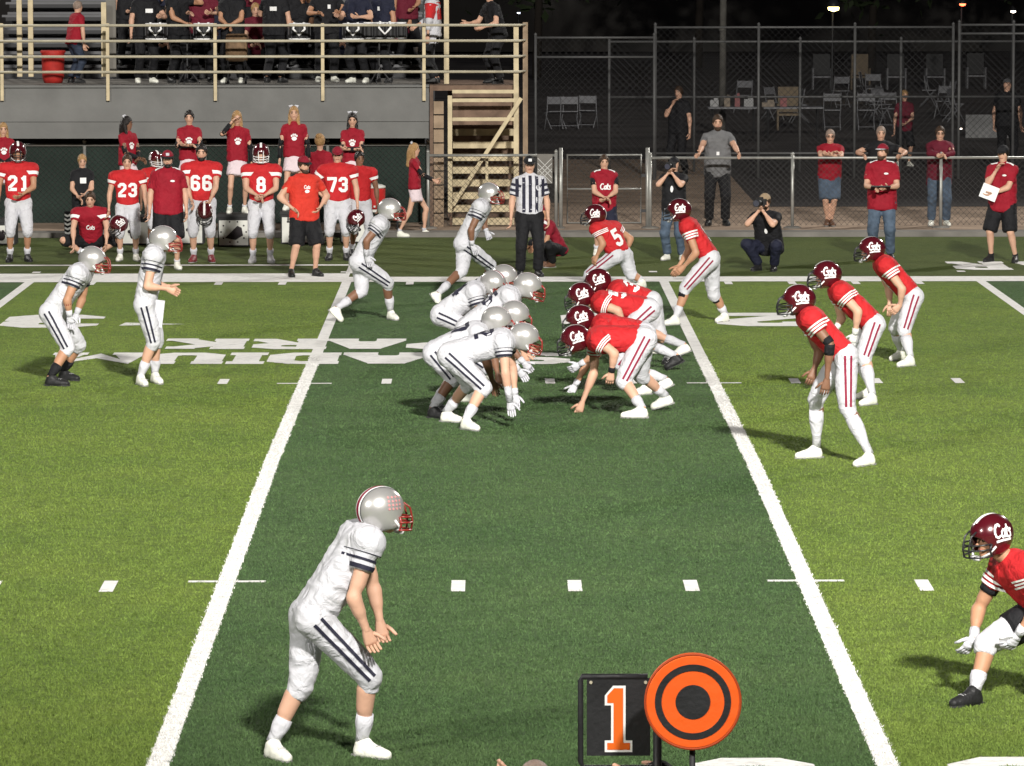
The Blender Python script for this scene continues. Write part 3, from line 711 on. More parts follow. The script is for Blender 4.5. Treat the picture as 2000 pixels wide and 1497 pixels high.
# ------------------------------------------------------------------ a player placed from the photograph
def player(px, S, name, label, group=None, face=0, head_yaw=None, head_pitch=0, Y0=None, cat='football player'):
    """px: pixels of joints. face: heading in degrees, 0 = along +X (picture right), 180 = -X, -90 = to the camera.
    feet stand on the turf where their pixels meet it; the trunk stands over the feet."""
    sc = S.get('scale', 1.0)
    def foot(s):
        he, to = px['heel_'+s], px['toe_'+s]
        T = ground(to[0], to[1])
        H = ground(he[0], he[1]) if len(he) == 2 else at_y(he[0], he[1], T[1]+(he[2] if he[2] != 'air' else 0.0))
        L = .30*sc; d = nrm(H-T); H = T+d*L if abs(np.linalg.norm(H-T)-L) > .0 and len(he) == 2 else H
        if len(he) == 2: H[2] = float(gz(H[1]))
        return H, T
    feet = {s: foot(s) for s in 'ab'}
    Yb = Y0 if Y0 is not None else (feet['a'][0][1]+feet['b'][0][1]+feet['a'][1][1]+feet['b'][1][1])/4
    fa = math.radians(face); fwd = np.array([math.cos(fa), math.sin(fa), 0]); l1 = np.array([-fwd[1], fwd[0], 0])
    lat = l1 if l1[1] < 0 or (abs(l1[1]) < 1e-6 and l1[0] < 0) else -l1                      # side a is the one toward the camera
    q = lambda k: at_y(px[k][0], px[k][1], Yb+(px[k][2] if len(px[k]) > 2 else 0.0))
    J = {'fwd': fwd, 'lat': lat}
    J['head'] = q('head'); J['chest'] = q('neck'); J['pelvis'] = q('pelvis')
    td = nrm(J['chest']-J['pelvis']); sw = S.get('sw', .19)*sc
    J['sh_a'] = J['chest']+lat*sw-td*.035; J['sh_b'] = J['chest']-lat*sw-td*.035
    J['hip_a'] = J['pelvis']+lat*.10*sc-td*.03; J['hip_b'] = J['pelvis']-lat*.10*sc-td*.03
    J['chest'] = J['chest']-td*.01
    for s, sg in (('a', 1), ('b', -1)):
        H, T = feet[s]; fd = nrm(T-H); un = np.array([0, 0, 1.0]); un = nrm(un-fd*(un@fd))
        J['heel_'+s], J['toe_'+s] = H, T
        J['an_'+s] = H+fd*.065*sc+un*.10*sc
        k = px['kn_'+s]; ky = (J['hip_'+s][1]*.55+J['an_'+s][1]*.45)+(k[2] if len(k) > 2 else 0.0)
        J['kn_'+s] = at_y(k[0], k[1], ky)
        if 'el_'+s in px:
            e = px['el_'+s]; J['el_'+s] = at_y(e[0], e[1], J['sh_'+s][1]+(e[2] if len(e) > 2 else lat[1]*.06*sg))
            w = px['wr_'+s]; J['wr_'+s] = at_y(w[0], w[1], J['sh_'+s][1]+(w[2] if len(w) > 2 else lat[1]*.02*sg))
            if 'hd_'+s in px:
                h = px['hd_'+s]; J['hd_'+s] = at_y(h[0], h[1], J['wr_'+s][1]+(h[2] if len(h) > 2 else 0.0))-J['wr_'+s]
        else:
            m = 'b' if s == 'a' else 'a'; J['el_'+s] = None
    for s, m, sg in (('a', 'b', 1), ('b', 'a', -1)):
        if J['el_'+s] is None:
            J['el_'+s] = J['el_'+m]+(J['sh_'+s]-J['sh_'+m])*1.1; J['wr_'+s] = J['wr_'+m]+(J['sh_'+s]-J['sh_'+m])*.9
    hy = math.radians(face if head_yaw is None else head_yaw); hp = math.radians(head_pitch)
    J['hf'] = np.array([math.cos(hy)*math.cos(hp), math.sin(hy)*math.cos(hp), math.sin(hp)])
    J['hu'] = np.array([-math.cos(hy)*math.sin(hp), -math.sin(hy)*math.sin(hp), math.cos(hp)])
    base = np.array([J['pelvis'][0], Yb, float(gz(Yb))])
    for k in ('hd_a', 'hd_b'):
        if k in J: J[k] = J[k]                      # directions survive the shift below
    Jw = {k: v for k, v in J.items()}
    for k in ('hd_a', 'hd_b'):
        if k in Jw: Jw[k] = Jw[k]+0*base
    S.setdefault('thumb_a', fwd*.9+np.array([0, 0, .3])); S.setdefault('thumb_b', fwd*.9+np.array([0, 0, .3]))
    return person(Jw, S, name, label, group, base, cat)

# ------------------------------------------------------------------ an upright person from a stance
ARMS = {'down': ((.02, .05, -.315), (-.3, 1, 0)), 'clasp': ((.155, -.10, -.215), (-.4, .9, -.4)), 'hips': ((.05, .01, -.225), (-.5, 1, 0)), 'camera': ((.135, -.085, .055), (.25, .75, -.9)),
        'rail': ((.22, .09, -.17), (-.3, .6, -1)), 'crossed': ((.14, -.13, -.15), (-.1, .9, -.8)), 'chin': ((.105, -.085, .0), (.2, .5, -1)), 'tablet': ((.19, -.05, -.165), (-.3, .6, -1)),
        'drum': ((.2, .0, -.13), (-.3, .8, -.7)), 'point': ((.29, .06, -.05), (0, .3, -1)), 'up': ((.1, .05, .28), (.3, 1, 0)), 'face': ((.10, -.02, .09), (.4, .6, -.6)), 'book': ((.17, .03, -.12), (-.3, .6, -1)), 'palm': ((.22, .12, -.18), (-.3, .2, -1))}
def stand(u, v, vtop, yaw, S, name, label, group=None, arms=('down', 'down'), lean=0, Y=None, z=None, hyaw=None, hpitch=-4, stance=.09, H=None, sit=None, stagger=0.0, cat='person', dx=0, spread=1.1):
    """yaw 0 faces the camera, +90 faces picture right; sit = seat height for seated or squatting figures"""
    if Y is None: b = ground(u, v)
    else: b = at_y(u, v, Y); b[2] = float(gz(Y)) if z is None else z
    if H is None: H = at_y(u, vtop, b[1])[2]-b[2]-(.03 if S.get('cap') or S.get('helmet') else 0)
    s_ = H/1.80; S = dict(S); S['scale'] = max(.80, min(1.08, s_)); sc = S['scale']
    a = math.radians(yaw); fwd = np.array([math.sin(a), -math.cos(a), 0]); lat = np.array([math.cos(a), math.sin(a), 0]); upv = np.array([0, 0, 1.0])
    J = {'fwd': fwd, 'lat': lat}
    if sit is None: pel = b+upv*(.52*H)
    else: pel = b+upv*sit-fwd*.10
    ln = math.radians(lean); td = upv*math.cos(ln)+fwd*math.sin(ln)
    if sit is None and lean: pel = pel-fwd*.25*math.sin(ln)*H*.5
    J['pelvis'] = pel; J['chest'] = pel+td*(.295*H); J['head'] = J['chest']+nrm(td+upv*.6)*(.115*H)
    sw = S.get('sw', .105 if not S.get('fem') else .09)*H
    J['sh_a'] = J['chest']+lat*sw-td*.03; J['sh_b'] = J['chest']-lat*sw-td*.03
    J['hip_a'] = pel+lat*.052*H-td*.03; J['hip_b'] = pel-lat*.052*H-td*.03
    for s, sg in (('a', 1), ('b', -1)):
        fdir = nrm(fwd+lat*sg*.22); f0 = b+lat*sg*stance*H*.9+fwd*(stagger*sg*H)
        f0[2] = b[2]
        if sit is not None: f0 = f0+fwd*.06*H
        he = f0-fdir*.07*H; to = f0+fdir*.088*H; J['heel_'+s], J['toe_'+s] = he, to; J['an_'+s] = he+fdir*.06*sc+upv*.10*sc
        K, _ = ik(J['hip_'+s], J['an_'+s], .245*H, .235*H, fwd+lat*sg*(.12 if sit is None else spread)); J['kn_'+s] = K
        ar = arms[0 if s == 'a' else 1]; ar = ARMS[ar] if isinstance(ar, str) else ar
        pl = ar[1]
        if len(ar) > 2: T = np.array([(J['sh_'+s] if ar[2] == 'dx' else np.zeros(3))[0]+ar[0][0], ar[0][1], ar[0][2]])
        else: f, o, w = ar[0]; T = J['sh_'+s]+(fwd*f+lat*sg*o+upv*w)*H
        E, T = ik(J['sh_'+s], T, .168*H, .150*H, fwd*pl[0]+lat*sg*pl[1]+upv*pl[2]); J['el_'+s], J['wr_'+s] = E, T
    hy = math.radians(yaw if hyaw is None else hyaw); hp = math.radians(hpitch)
    J['hf'] = np.array([math.sin(hy)*math.cos(hp), -math.cos(hy)*math.cos(hp), math.sin(hp)]); J['hu'] = np.array([-math.sin(hy)*math.sin(hp), math.cos(hy)*math.sin(hp), math.cos(hp)])
    S.setdefault('vox', .0215)
    r = person(J, S, name, label, group, b, cat); r['_h'] = H
    del r['_h']
    return r, J
# ------------------------------------------------------------------ the pitch
def turf_material(name='artificial_turf', gain=1.0):
    m = bpy.data.materials.new(name); m.use_nodes = True; nt = m.node_tree; N = nt.nodes; L = nt.links; b = N['Principled BSDF']
    tc = N.new('ShaderNodeTexCoord'); sx = N.new('ShaderNodeSeparateXYZ'); L.new(tc.outputs['Object'], sx.inputs[0])
    def mth(op, a, c=None, d=None):
        n = N.new('ShaderNodeMath'); n.operation = op
        for i, v in enumerate((a, c, d)):
            if v is None: continue
            if isinstance(v, (int, float)): n.inputs[i].default_value = v
            else: L.new(v, n.inputs[i])
        return n.outputs[0]
    fr = mth('FRACT', mth('DIVIDE', sx.outputs[0], 9.144)); dark = mth('LESS_THAN', fr, 0.5)
    inside = mth('LESS_THAN', sx.outputs[1], 32.6)
    def noise(scale, detail, vec=None, rough=.6):
        n = N.new('ShaderNodeTexNoise'); n.inputs['Scale'].default_value = scale; n.inputs['Detail'].default_value = detail; n.inputs['Roughness'].default_value = rough
        L.new(vec if vec is not None else tc.outputs['Object'], n.inputs['Vector']); return n.outputs['Fac']
    mp = N.new('ShaderNodeMapping'); mp.inputs['Scale'].default_value = (3.2, 7.0, 5.0); L.new(tc.outputs['Object'], mp.inputs['Vector'])
    n1 = noise(2.2, 7, mp.outputs[0], .75); n2 = noise(.55, 4); n3 = noise(48, 5, None, .75)
    mix = N.new('ShaderNodeMixRGB'); L.new(dark, mix.inputs[0]); mix.inputs[1].default_value = (.142, .205, .042, 1); mix.inputs[2].default_value = (.070, .122, .046, 1)
    mo = N.new('ShaderNodeMixRGB'); L.new(inside, mo.inputs[0]); mo.inputs[1].default_value = (.078, .105, .026, 1); L.new(mix.outputs[0], mo.inputs[2])
    v = mth('ADD', mth('MULTIPLY', mth('SUBTRACT', n1, .5), 1.7), mth('ADD', mth('MULTIPLY', mth('SUBTRACT', n2, .5), .5), mth('MULTIPLY', mth('SUBTRACT', n3, .5), 1.5)))
    hv = N.new('ShaderNodeHueSaturation'); L.new(mo.outputs[0], hv.inputs['Color']); L.new(mth('MULTIPLY', mth('ADD', v, 1.0), gain), hv.inputs['Value'])
    L.new(mth('ADD', mth('MULTIPLY', mth('SUBTRACT', n2, .5), -.04), .5), hv.inputs['Hue'])
    L.new(hv.outputs[0], b.inputs['Base Color']); b.inputs['Roughness'].default_value = .85; b.inputs['Specular IOR Level'].default_value = .15
    bp = N.new('ShaderNodeBump'); bp.inputs['Strength'].default_value = .8; bp.inputs['Distance'].default_value = .05
    L.new(mth('ADD', n1, mth('MULTIPLY', n3, .6)), bp.inputs['Height']); L.new(bp.outputs[0], b.inputs['Normal'])
    return m
M_PAINT = None
def paint_material():
    m = bpy.data.materials.new('field_paint'); m.use_nodes = True; nt = m.node_tree; N = nt.nodes; L = nt.links; b = N['Principled BSDF']
    tc = N.new('ShaderNodeTexCoord'); n = N.new('ShaderNodeTexNoise'); n.inputs['Scale'].default_value = 9; n.inputs['Detail'].default_value = 6; n.inputs['Roughness'].default_value = .7
    mp = N.new('ShaderNodeMapping'); mp.inputs['Scale'].default_value = (1, 2.2, 1); L.new(tc.outputs['Object'], mp.inputs[0]); L.new(mp.outputs[0], n.inputs['Vector'])
    cr = N.new('ShaderNodeValToRGB'); cr.color_ramp.elements[0].position = .28; cr.color_ramp.elements[0].color = (.46, .46, .45, 1); cr.color_ramp.elements[1].position = .5; cr.color_ramp.elements[1].color = (.80, .79, .77, 1)
    L.new(n.outputs['Fac'], cr.inputs[0]); L.new(cr.outputs[0], b.inputs['Base Color']); b.inputs['Roughness'].default_value = .85; b.inputs['Specular IOR Level'].default_value = .15
    bp = N.new('ShaderNodeBump'); bp.inputs['Strength'].default_value = .6; bp.inputs['Distance'].default_value = .03; L.new(n.outputs['Fac'], bp.inputs['Height']); L.new(bp.outputs[0], b.inputs['Normal'])
    return m
M_TURF = turf_material(); M_PAINT = paint_material()
Y_T = 43.1                                                  # far edge of the turf
ys = [-28, YC, 32.6, Y_T]; V = []; F = []
for y in ys: V += [(-70, y, gz(y)), (70, y, gz(y))]
for i in range(len(ys)-1): F.append((2*i, 2*i+1, 2*i+3, 2*i+2))
turf = tag(link('turf_field', fast_mesh('turf_field', V, F, False, [M_TURF])), kind='structure')
def mark(name, polys, z=.004):
    """flat painted shape made of quads, split along the crown of the pitch"""
    V = []; F = []
    for k, q in enumerate(polys):
        y0 = min(p[1] for p in q); y1 = max(p[1] for p in q); b = len(V)
        parts = [q]
        if y0 < YC-.01 and y1 > YC+.01:
            xa, xb = q[0][0], q[1][0]; parts = [[(xa, y0), (xb, y0), (xb, YC), (xa, YC)], [(xa, YC), (xb, YC), (xb, y1), (xa, y1)]]
        for p in parts:
            b = len(V); V += [(x, y, gz(y)+z+.0006*(k % 12)) for x, y in p]; F.append(tuple(range(b, b+len(p))))
    return link(name, fast_mesh(name, V, F, False, [M_PAINT]), turf)
def rect(x0, x1, y0, y1): return [(x0, y0), (x1, y0), (x1, y1), (x0, y1)]
LW = .068
YS0, YS1 = 32.51, 33.55
for i in range(-4, 6):
    x = i*4.572; mark('yard_line', [rect(x-LW, x+LW, -16.2, YS0)])
mark('sideline', [rect(0, 60, YS0, YS1)]); mark('sideline', [rect(-60, 0, YS0, 34.3)], .0045)
mark('team_box_line', [rect(-60, 0, 36.05, 36.3)]); mark('team_box_line', [rect(-LW, LW, 34.31, 36.4)], .006)
for i in range(-20, 26):
    x = i*.9144
    if i % 5 == 0:
        for y in (0, 16.256): mark('inbounds_mark', [rect(x-.305, x-LW-.002, y-.05, y+.05)], .0045); mark('inbounds_mark', [rect(x+LW+.002, x+.305, y-.05, y+.05)], .0045)
        mark('sideline_tick', [rect(x-.15, x-.03, 34.5, 34.75)])
    else:
        for y0, y1 in ((-.56, .05), (16.206, 16.816), (31.95, YS0-.02)): mark('hash_mark', [rect(x-.055, x+.055, y0, y1)])
LETTER_QUADS = []
def pix_text(name, ch, u0, u1, vt, vb, flip=True, ws=.25):
    """block letter painted between two picture columns and rows, read from the far side when flip"""
    a = ground(u0, vb); b = ground(u1, vb); c = ground(u0, vt); X0, X1 = a[0]+(c[0]-a[0])*.5, b[0]+(ground(u1, vt)[0]-b[0])*.5; Y0, Y1 = a[1], c[1]
    pts = [p for st in GL[ch] for l in strip(st, ws) for p in l]; x0 = min(p[0] for p in pts); x1 = max(p[0] for p in pts); y0 = min(p[1] for p in pts); y1 = max(p[1] for p in pts)
    Vv = []; Ff = []
    for k, st in enumerate(GL[ch]):
        L = strip(st, ws); bb = len(Vv)
        for l, r in L:
            for p in (l, r):
                fx = (p[0]-x0)/(x1-x0); fy = (p[1]-y0)/(y1-y0)
                if flip: fx, fy = 1-fx, 1-fy
                X = X0+(X1-X0)*fx; Y = Y0+(Y1-Y0)*fy; Vv.append((X, Y, gz(Y)+.004+.0008*k))
        for i in range(len(L)-1): Ff.append((bb+2*i, bb+2*i+1, bb+2*i+3, bb+2*i+2))
    LETTER_QUADS.extend([[(Vv[i][0], Vv[i][1]) for i in f] for f in Ff])
    return link(name, fast_mesh(name, Vv, Ff, False, [M_PAINT]), turf)
for ch, u0, u1 in (('M', 96, 282), ('U', 286, 440), ('I', 446, 520), ('D', 524, 664), ('A', 668, 846), ('T', 850, 966), ('S', 972, 1117)): pix_text('field_letter', ch, u0, u1, 690, 712)
for ch, u0, u1 in (('K', 320, 482), ('R', 492, 640), ('A', 640, 792), ('P', 794, 905)): pix_text('field_letter', ch, u0, u1, 663, 683)
pix_text('field_number', '3', 8, 198, 616, 641); pix_text('field_number', '0', 1096, 1290, 612, 638); pix_text('field_number', '2', 1396, 1604, 612, 638)
pix_text('field_number', '2', 1352, 1600, 1482, 1560, False); pix_text('field_number', '0', 1862, 2110, 1480, 1560, False)
a = ground(232, 637); b = ground(362, 634); c = ground(245, 631)
mark('direction_arrow', [[(a[0], a[1]), (b[0], b[1]), (c[0], c[1])]])
for ch, u0, u1 in (('R', 1856, 1968), ('A', 1990, 2090)): pix_text('sideline_letter', ch, u0, u1, 512, 528, ws=.24)

# blades of the nearer turf: far too many to count, thinning out with distance where the material takes over
def blades(name, n, y0, y1, m, h0, h1, fade, seed, keep=None, xr=None):
    r = np.random.default_rng(seed); Y = y0+(y1-y0)*r.random(n)**fade; half = (Y-CAMP[1])*.1045+.25
    X = CX+.0039*(Y-CAMP[1])+half*r.uniform(-1, 1, n) if xr is None else r.uniform(xr[0], xr[1], n)
    ok = np.ones(n, bool) if keep is None else keep(X, Y)
    X, Y = X[ok], Y[ok]; n = len(X); Z = gz(Y); a = r.uniform(0, 2*np.pi, n); far = np.clip((Y+8)/40, 0, 1); w = r.uniform(.0035, .006, n)*(1+.7*far); h = r.uniform(h0, h1, n)*(1-.72*far); ln = r.normal(0, .5, (n, 2))*h[:, None]
    V = np.empty((n, 3, 3), np.float32); dx, dy = np.cos(a)*w, np.sin(a)*w
    V[:, 0] = np.stack([X-dx, Y-dy, Z], 1); V[:, 1] = np.stack([X+dx, Y+dy, Z], 1); V[:, 2] = np.stack([X+ln[:, 0], Y+ln[:, 1], Z+h], 1)
    o = link(name, fast_mesh(name, V.reshape(-1, 3), np.arange(3*n).reshape(-1, 3), False, [m]), turf); o['kind'] = 'stuff'; return o
def on_grass(X, Y):
    f = np.abs((X+2.286) % 4.572-2.286) < LW+.004
    g = np.abs((X+.4572) % .9144-.4572) < .06; hsh = g & (((Y > -.57) & (Y < .06)) | ((Y > 16.2) & (Y < 16.83)))
    st = (np.abs((X+2.286) % 4.572-2.286) < .31) & ((np.abs(Y) < .055) | (np.abs(Y-16.256) < .055))
    num = (Y < -99) & (((X > ground(1385, 1486)[0]) & (X < ground(1570, 1486)[0])) | ((X > ground(1895, 1486)[0]) & (X < ground(2080, 1486)[0])))
    return ~(f | hsh | st | num)
M_BLADE = turf_material('turf_fibre', 1.32)
def on_grass2(X, Y):
    ok = on_grass(X, Y)
    for q in LETTER_QUADS:                                  # no green fibre inside painted letters
        q = np.array(q); x0, y0 = q.min(0); x1, y1 = q.max(0); k = np.nonzero((X > x0) & (X < x1) & (Y > y0) & (Y < y1))[0]
        if not len(k): continue
        cr = np.array([(q[(i+1) % 4, 0]-q[i, 0])*(Y[k]-q[i, 1])-(q[(i+1) % 4, 1]-q[i, 1])*(X[k]-q[i, 0]) for i in range(4)])
        ok[k[(cr > 0).all(0) | (cr < 0).all(0)]] = False
    return ok
blades('turf_blades', 580000, -9.3, 31.8, M_BLADE, .012, .028, 1.9, 3, on_grass2)
for i in (0, 1): blades('line_fibres', 9000, -9.3, 20, M_PAINT, .010, .022, 1.7, 5+i, None, (i*4.572-LW-.010, i*4.572+LW+.010))
# ------------------------------------------------------------------ the players
def WHITE(**k):
    S = dict(top=dict(mat=C['white'], sleeve=.52, pads=True, rings=[(.20, .215, M_NUMN), (.30, .345, M_NUMN), (.42, .50, M_NUMN)]), bottom=('knee', C['white'], M_NUMN), socks=(C['white'], .42), shoes='white', helmet=('silver', 'red'), vox=.0152, gloves=True, glove_mat=C['white'], glove_on='')
    S['top'].update(k.pop('top', {})); S.update(k); return S
def RED(**k):
    S = dict(top=dict(mat=C['red'], sleeve=.5, pads=True, rings=[(.22, .275, M_NUMW), (.315, .37, M_NUMW), (.41, .465, M_NUMW)]), bottom=('knee', C['white'], M_STR), socks=(C['white'], .38), shoes='white', helmet=('maroon', 'black'), vox=.0152, gloves=True, glove_mat=C['white'], glove_on='')
    S['top'].update(k.pop('top', {})); S.update(k); return S
GW, GR = 'white team lined up on offense', 'red team lined up on defense'
N = 'football_player'
player(dict(head=(182, 512), neck=(162, 527), pelvis=(104, 606), el_a=(131, 586), wr_a=(136, 616), kn_a=(133, 681), heel_a=(93, 754), toe_a=(137, 755), el_b=(160, 585), wr_b=(150, 612), kn_b=(155, 674), heel_b=(122, 743), toe_b=(156, 745)),
       WHITE(skin='b', socks=(C['black'], .42), shoes='black', glove_on='ab', bands=[('elbow_band', 'a', 'el', 'wr', .0, .3, .047, C['dkred'])], top=dict(numbers=[('4', -1, .2, M_NUMN)])), N,
       'white team player crouching behind the quarterback in black socks with red elbow band', GW, face=-8, head_yaw=-12, head_pitch=-4)
q = player(dict(head=(321, 472), neck=(303, 490), pelvis=(284, 590), el_a=(287, 560), wr_a=(326, 564), hd_a=(344, 571), kn_a=(300, 668), heel_a=(246, 744), toe_a=(286, 756), el_b=(305, 556), wr_b=(328, 560), hd_b=(342, 568), kn_b=(306, 666), heel_b=(276, 742), toe_b=(316, 752)),
       WHITE(skin='a', top=dict(numbers=[('11', 1, .2, M_NUMN)])), N, 'white team quarterback standing upright with bare hands held out before his belly', GW, face=0, head_yaw=-4)
b = MB(); w0 = at_y(300, 594, q.location[1]-.08)-np.array(q.location); w1 = at_y(314, 632, q.location[1]-.10)-np.array(q.location)
b.box((w0+w1)/2+np.array([.02, 0, 0]), (.10, .03, .30), np.array([[1, 0, .12], [0, 1, 0], [-.12, 0, 1]])); b.build('hand_towel', C['white'], q)
player(dict(head=(763, 414), neck=(746, 432), pelvis=(703, 508), el_a=(716, 470), wr_a=(716, 500), hd_a=(722, 514), kn_a=(757, 552), heel_a=(737, 620), toe_a=(777, 627), el_b=(735, 472), wr_b=(724, 504), kn_b=(706, 570), heel_b=(640, 606, 'air'), toe_b=(664, 630)),
       WHITE(skin='c', socks=(C['white'], .5), glove_on='ab', bands=[('arm_sleeve', 'a', 'el', 'wr', .1, .95, .037, C['white'])]), N, 'white team receiver striding off the twenty-five yard line with white arm sleeve', GW, face=-4, head_yaw=-10)
player(dict(head=(957, 382), neck=(944, 398), pelvis=(906, 472), el_a=(920, 449), wr_a=(922, 478), hd_a=(931, 496), kn_a=(958, 518), heel_a=(936, 578), toe_a=(972, 581), el_b=(945, 440), wr_b=(950, 452), kn_b=(902, 530), heel_b=(838, 574, 'air'), toe_b=(850, 592)),
       WHITE(skin='c', glove_on='ab'), N, 'white team receiver stepping forward just in front of the striped official', GW, face=-6, head_yaw=-25)
# the offensive line, from the far end to the near end
def lineman(head, neck, pel, kn, heel, toe, el, wr, S, label, grp, face, kn2=None, heel2=None, toe2=None, el2=None, wr2=None, hp=-12, hy=None):
    d = -1 if abs(face) > 90 else 1
    px = dict(head=head, neck=neck, pelvis=pel, kn_a=kn, heel_a=heel, toe_a=toe, el_a=el, wr_a=wr)
    px['kn_b'] = kn2 or (kn[0]+8*d, kn[1]-12); px['heel_b'] = heel2 or (heel[0]+2*d, heel[1]-11); px['toe_b'] = toe2 or (toe[0]+2*d, toe[1]-11)
    px['el_b'] = el2 or (el[0]+14*d, el[1]-8); px['wr_b'] = wr2 or (wr[0]+10*d, wr[1]-14)
    S = dict(S); S.setdefault('bulk', 1.12); S['sw'] = .20
    return player(px, S, N, label, grp, face=face, head_yaw=hy, head_pitch=hp)
lineman((986, 546), (958, 553), (900, 606), (930, 648), (885, 695), (925, 697), (962, 610), (984, 640), WHITE(skin='b', top=dict(numbers=[('81', -1, .21, M_NUMN, -.14, .06)])), 'white team end in a low stance, grandstand end of the silver-helmeted line', GW, -4)
lineman((964, 558), (936, 566), (868, 612), (912, 640), (862, 715), (902, 717), (940, 620), (958, 650), WHITE(skin='b', glove_on='ab', top=dict(numbers=[('74', -1, .21, M_NUMN, -.14, .06)])), 'white team lineman bent low with red face mask turned away from the grandstand', GW, -6, hy=-28)
lineman((1032, 564), (1003, 575), (916, 640), (962, 672), (915, 755), (957, 757), (1005, 640), (1022, 690), WHITE(skin='a', top=dict(numbers=[('55', -1, .21, M_NUMN, -.14, .06)])), 'white team lineman leaning farthest forward in the middle of the line', GW, -3)
lineman((1006, 620), (978, 632), (905, 676), (950, 716), (900, 785), (942, 787), (985, 690), (1012, 722), WHITE(skin='c', socks=(C['black'], .4), glove_on='ab'), 'white team snapper bent over the ball between two linemen', GW, -3, hp=-18)
lineman((971, 632), (942, 648), (856, 688), (886, 740), (845, 817), (884, 819), (950, 705), (962, 745), WHITE(skin='c', shoes='black', top=dict(numbers=[('77', -1, .21, M_NUMN, -.14, .06)])), 'white team lineman with navy 77 on his back in black shoes', GW, -3)
lineman((1024, 665), (992, 665), (885, 692), (946, 758), (884, 836), (936, 843), (987, 726), (996, 784), WHITE(skin='a', glove_on='ab', bands=[('arm_sleeve', 'a', 'el', 'wr', .0, .95, .040, C['white'])], top=dict(numbers=[('72', -1, .21, M_NUMN, -.14, .06)])), 'white team tackle with navy 72 and a white arm sleeve reaching for the turf', GW, -3, kn2=(918, 750), heel2=(864, 824), toe2=(906, 827), hp=-14)
# the receiver at the foot of the picture
player(dict(head=(746, 1004), neck=(716, 1042), pelvis=(612, 1198), el_a=(690, 1166), wr_a=(716, 1232), kn_a=(722, 1322), heel_a=(674, 1474), toe_a=(764, 1486), el_b=(730, 1150), wr_b=(742, 1215), kn_b=(588, 1338), heel_b=(489, 1467), toe_b=(566, 1492)),
       WHITE(skin='a', vox=.0115, stars=True, curl_a=.8, curl_b=.8, top=dict(numbers=[('2', 1, .2, M_NUMN)])), N, 'white team receiver standing apart with rose decals on his silver helmet', GW, face=14, head_yaw=28)

# the defense
lineman((1167, 554), (1200, 566), (1268, 590), (1240, 640), (1352, 686, 'air'), (1322, 697), (1200, 612), (1180, 640), RED(skin='a', top=dict(numbers=[('34', -1, .21, M_NUMW, -.14, .06)])), 'red team lineman ending the line on the grandstand side, white 34 on back', GR, 180, kn2=(1290, 655), heel2=(1300, 690, 'air'), toe2=(1262, 692))
lineman((1134, 582), (1166, 590), (1262, 604), (1218, 652), (1338, 706, 'air'), (1300, 724), (1206, 606), (1218, 634), RED(skin='a', shoes='black', glove_on='ab', top=dict(numbers=[('52', -1, .21, M_NUMW, -.14, .06)])), 'red team lineman in black shoes with white 52 on his back', GR, 182)
lineman((1132, 628), (1168, 636), (1252, 652), (1212, 712), (1318, 752, 'air'), (1280, 770), (1168, 690), (1133, 712), RED(skin='b', glove_on='ab', glove_mat=C['white']), 'red team lineman reaching a white glove down behind his neighbour', GR, 182, kn2=(1245, 715), heel2=(1275, 770), toe2=(1236, 774), el2=(1150, 705), wr2=(1124, 752))
lineman((1123, 668), (1158, 664), (1252, 662), (1217, 745), (1262, 817), (1211, 817), (1200, 690), (1194, 727), RED(skin='a', bands=[('wristband', 'a', 'el', 'wr', .75, 1.0, .036, C['black'])]), 'red team tackle with black wristband and one bare hand on the turf', GR, 183, kn2=(1252, 735), heel2=(1318, 788, 'air'), toe2=(1272, 802), el2=(1160, 728), wr2=(1137, 787))
player(dict(head=(1161, 424), neck=(1180, 442), pelvis=(1209, 496), el_a=(1178, 476), wr_a=(1166, 500), kn_a=(1150, 538), heel_a=(1164, 563), toe_a=(1126, 565), el_b=(1232, 466), wr_b=(1224, 490), kn_b=(1234, 538), heel_b=(1268, 562), toe_b=(1236, 565)),
       RED(skin='b', top=dict(numbers=[('5', -1, .26, M_NUMW, -.02)])), N, 'red team player with white 5 on his back crouching by the sideline', GR, face=135, head_yaw=170)
player(dict(head=(1325, 415), neck=(1340, 436), pelvis=(1386, 502), el_a=(1360, 494), wr_a=(1336, 521), hd_a=(1322, 533), kn_a=(1338, 564), heel_a=(1338, 634), toe_a=(1293, 637), el_b=(1345, 490), wr_b=(1326, 520), kn_b=(1394, 576), heel_b=(1437, 626), toe_b=(1398, 631)),
       RED(skin='b', bands=[('knee_sleeve', 'a', 'kn', 'an', .0, .30, .064, C['black']), ('knee_sleeve', 'b', 'kn', 'an', .0, .30, .064, C['black'])], top=dict(numbers=[('1', -1, .24, M_NUMW, -.04)])), N, 'red team linebacker with black knee sleeves stepping over the twenty yard line', GR, face=176)
player(dict(head=(1558, 592), neck=(1574, 614), pelvis=(1646, 690), el_a=(1621, 672), wr_a=(1615, 742), hd_a=(1609, 775), kn_a=(1655, 796), heel_a=(1728, 905), toe_a=(1667, 913), el_b=(1600, 690), wr_b=(1590, 722), kn_b=(1594, 780), heel_b=(1616, 894), toe_b=(1552, 897)),
       RED(skin='c', socks=(C['white'], .80), bands=[('elbow_sleeve', 'a', 'sh', 'el', .78, 1.0, .05, C['black']), ('elbow_sleeve', 'a', 'el', 'wr', .0, .3, .05, C['black'])]), N, 'red team linebacker with black elbow sleeve and white leg sleeves', GR, face=184)
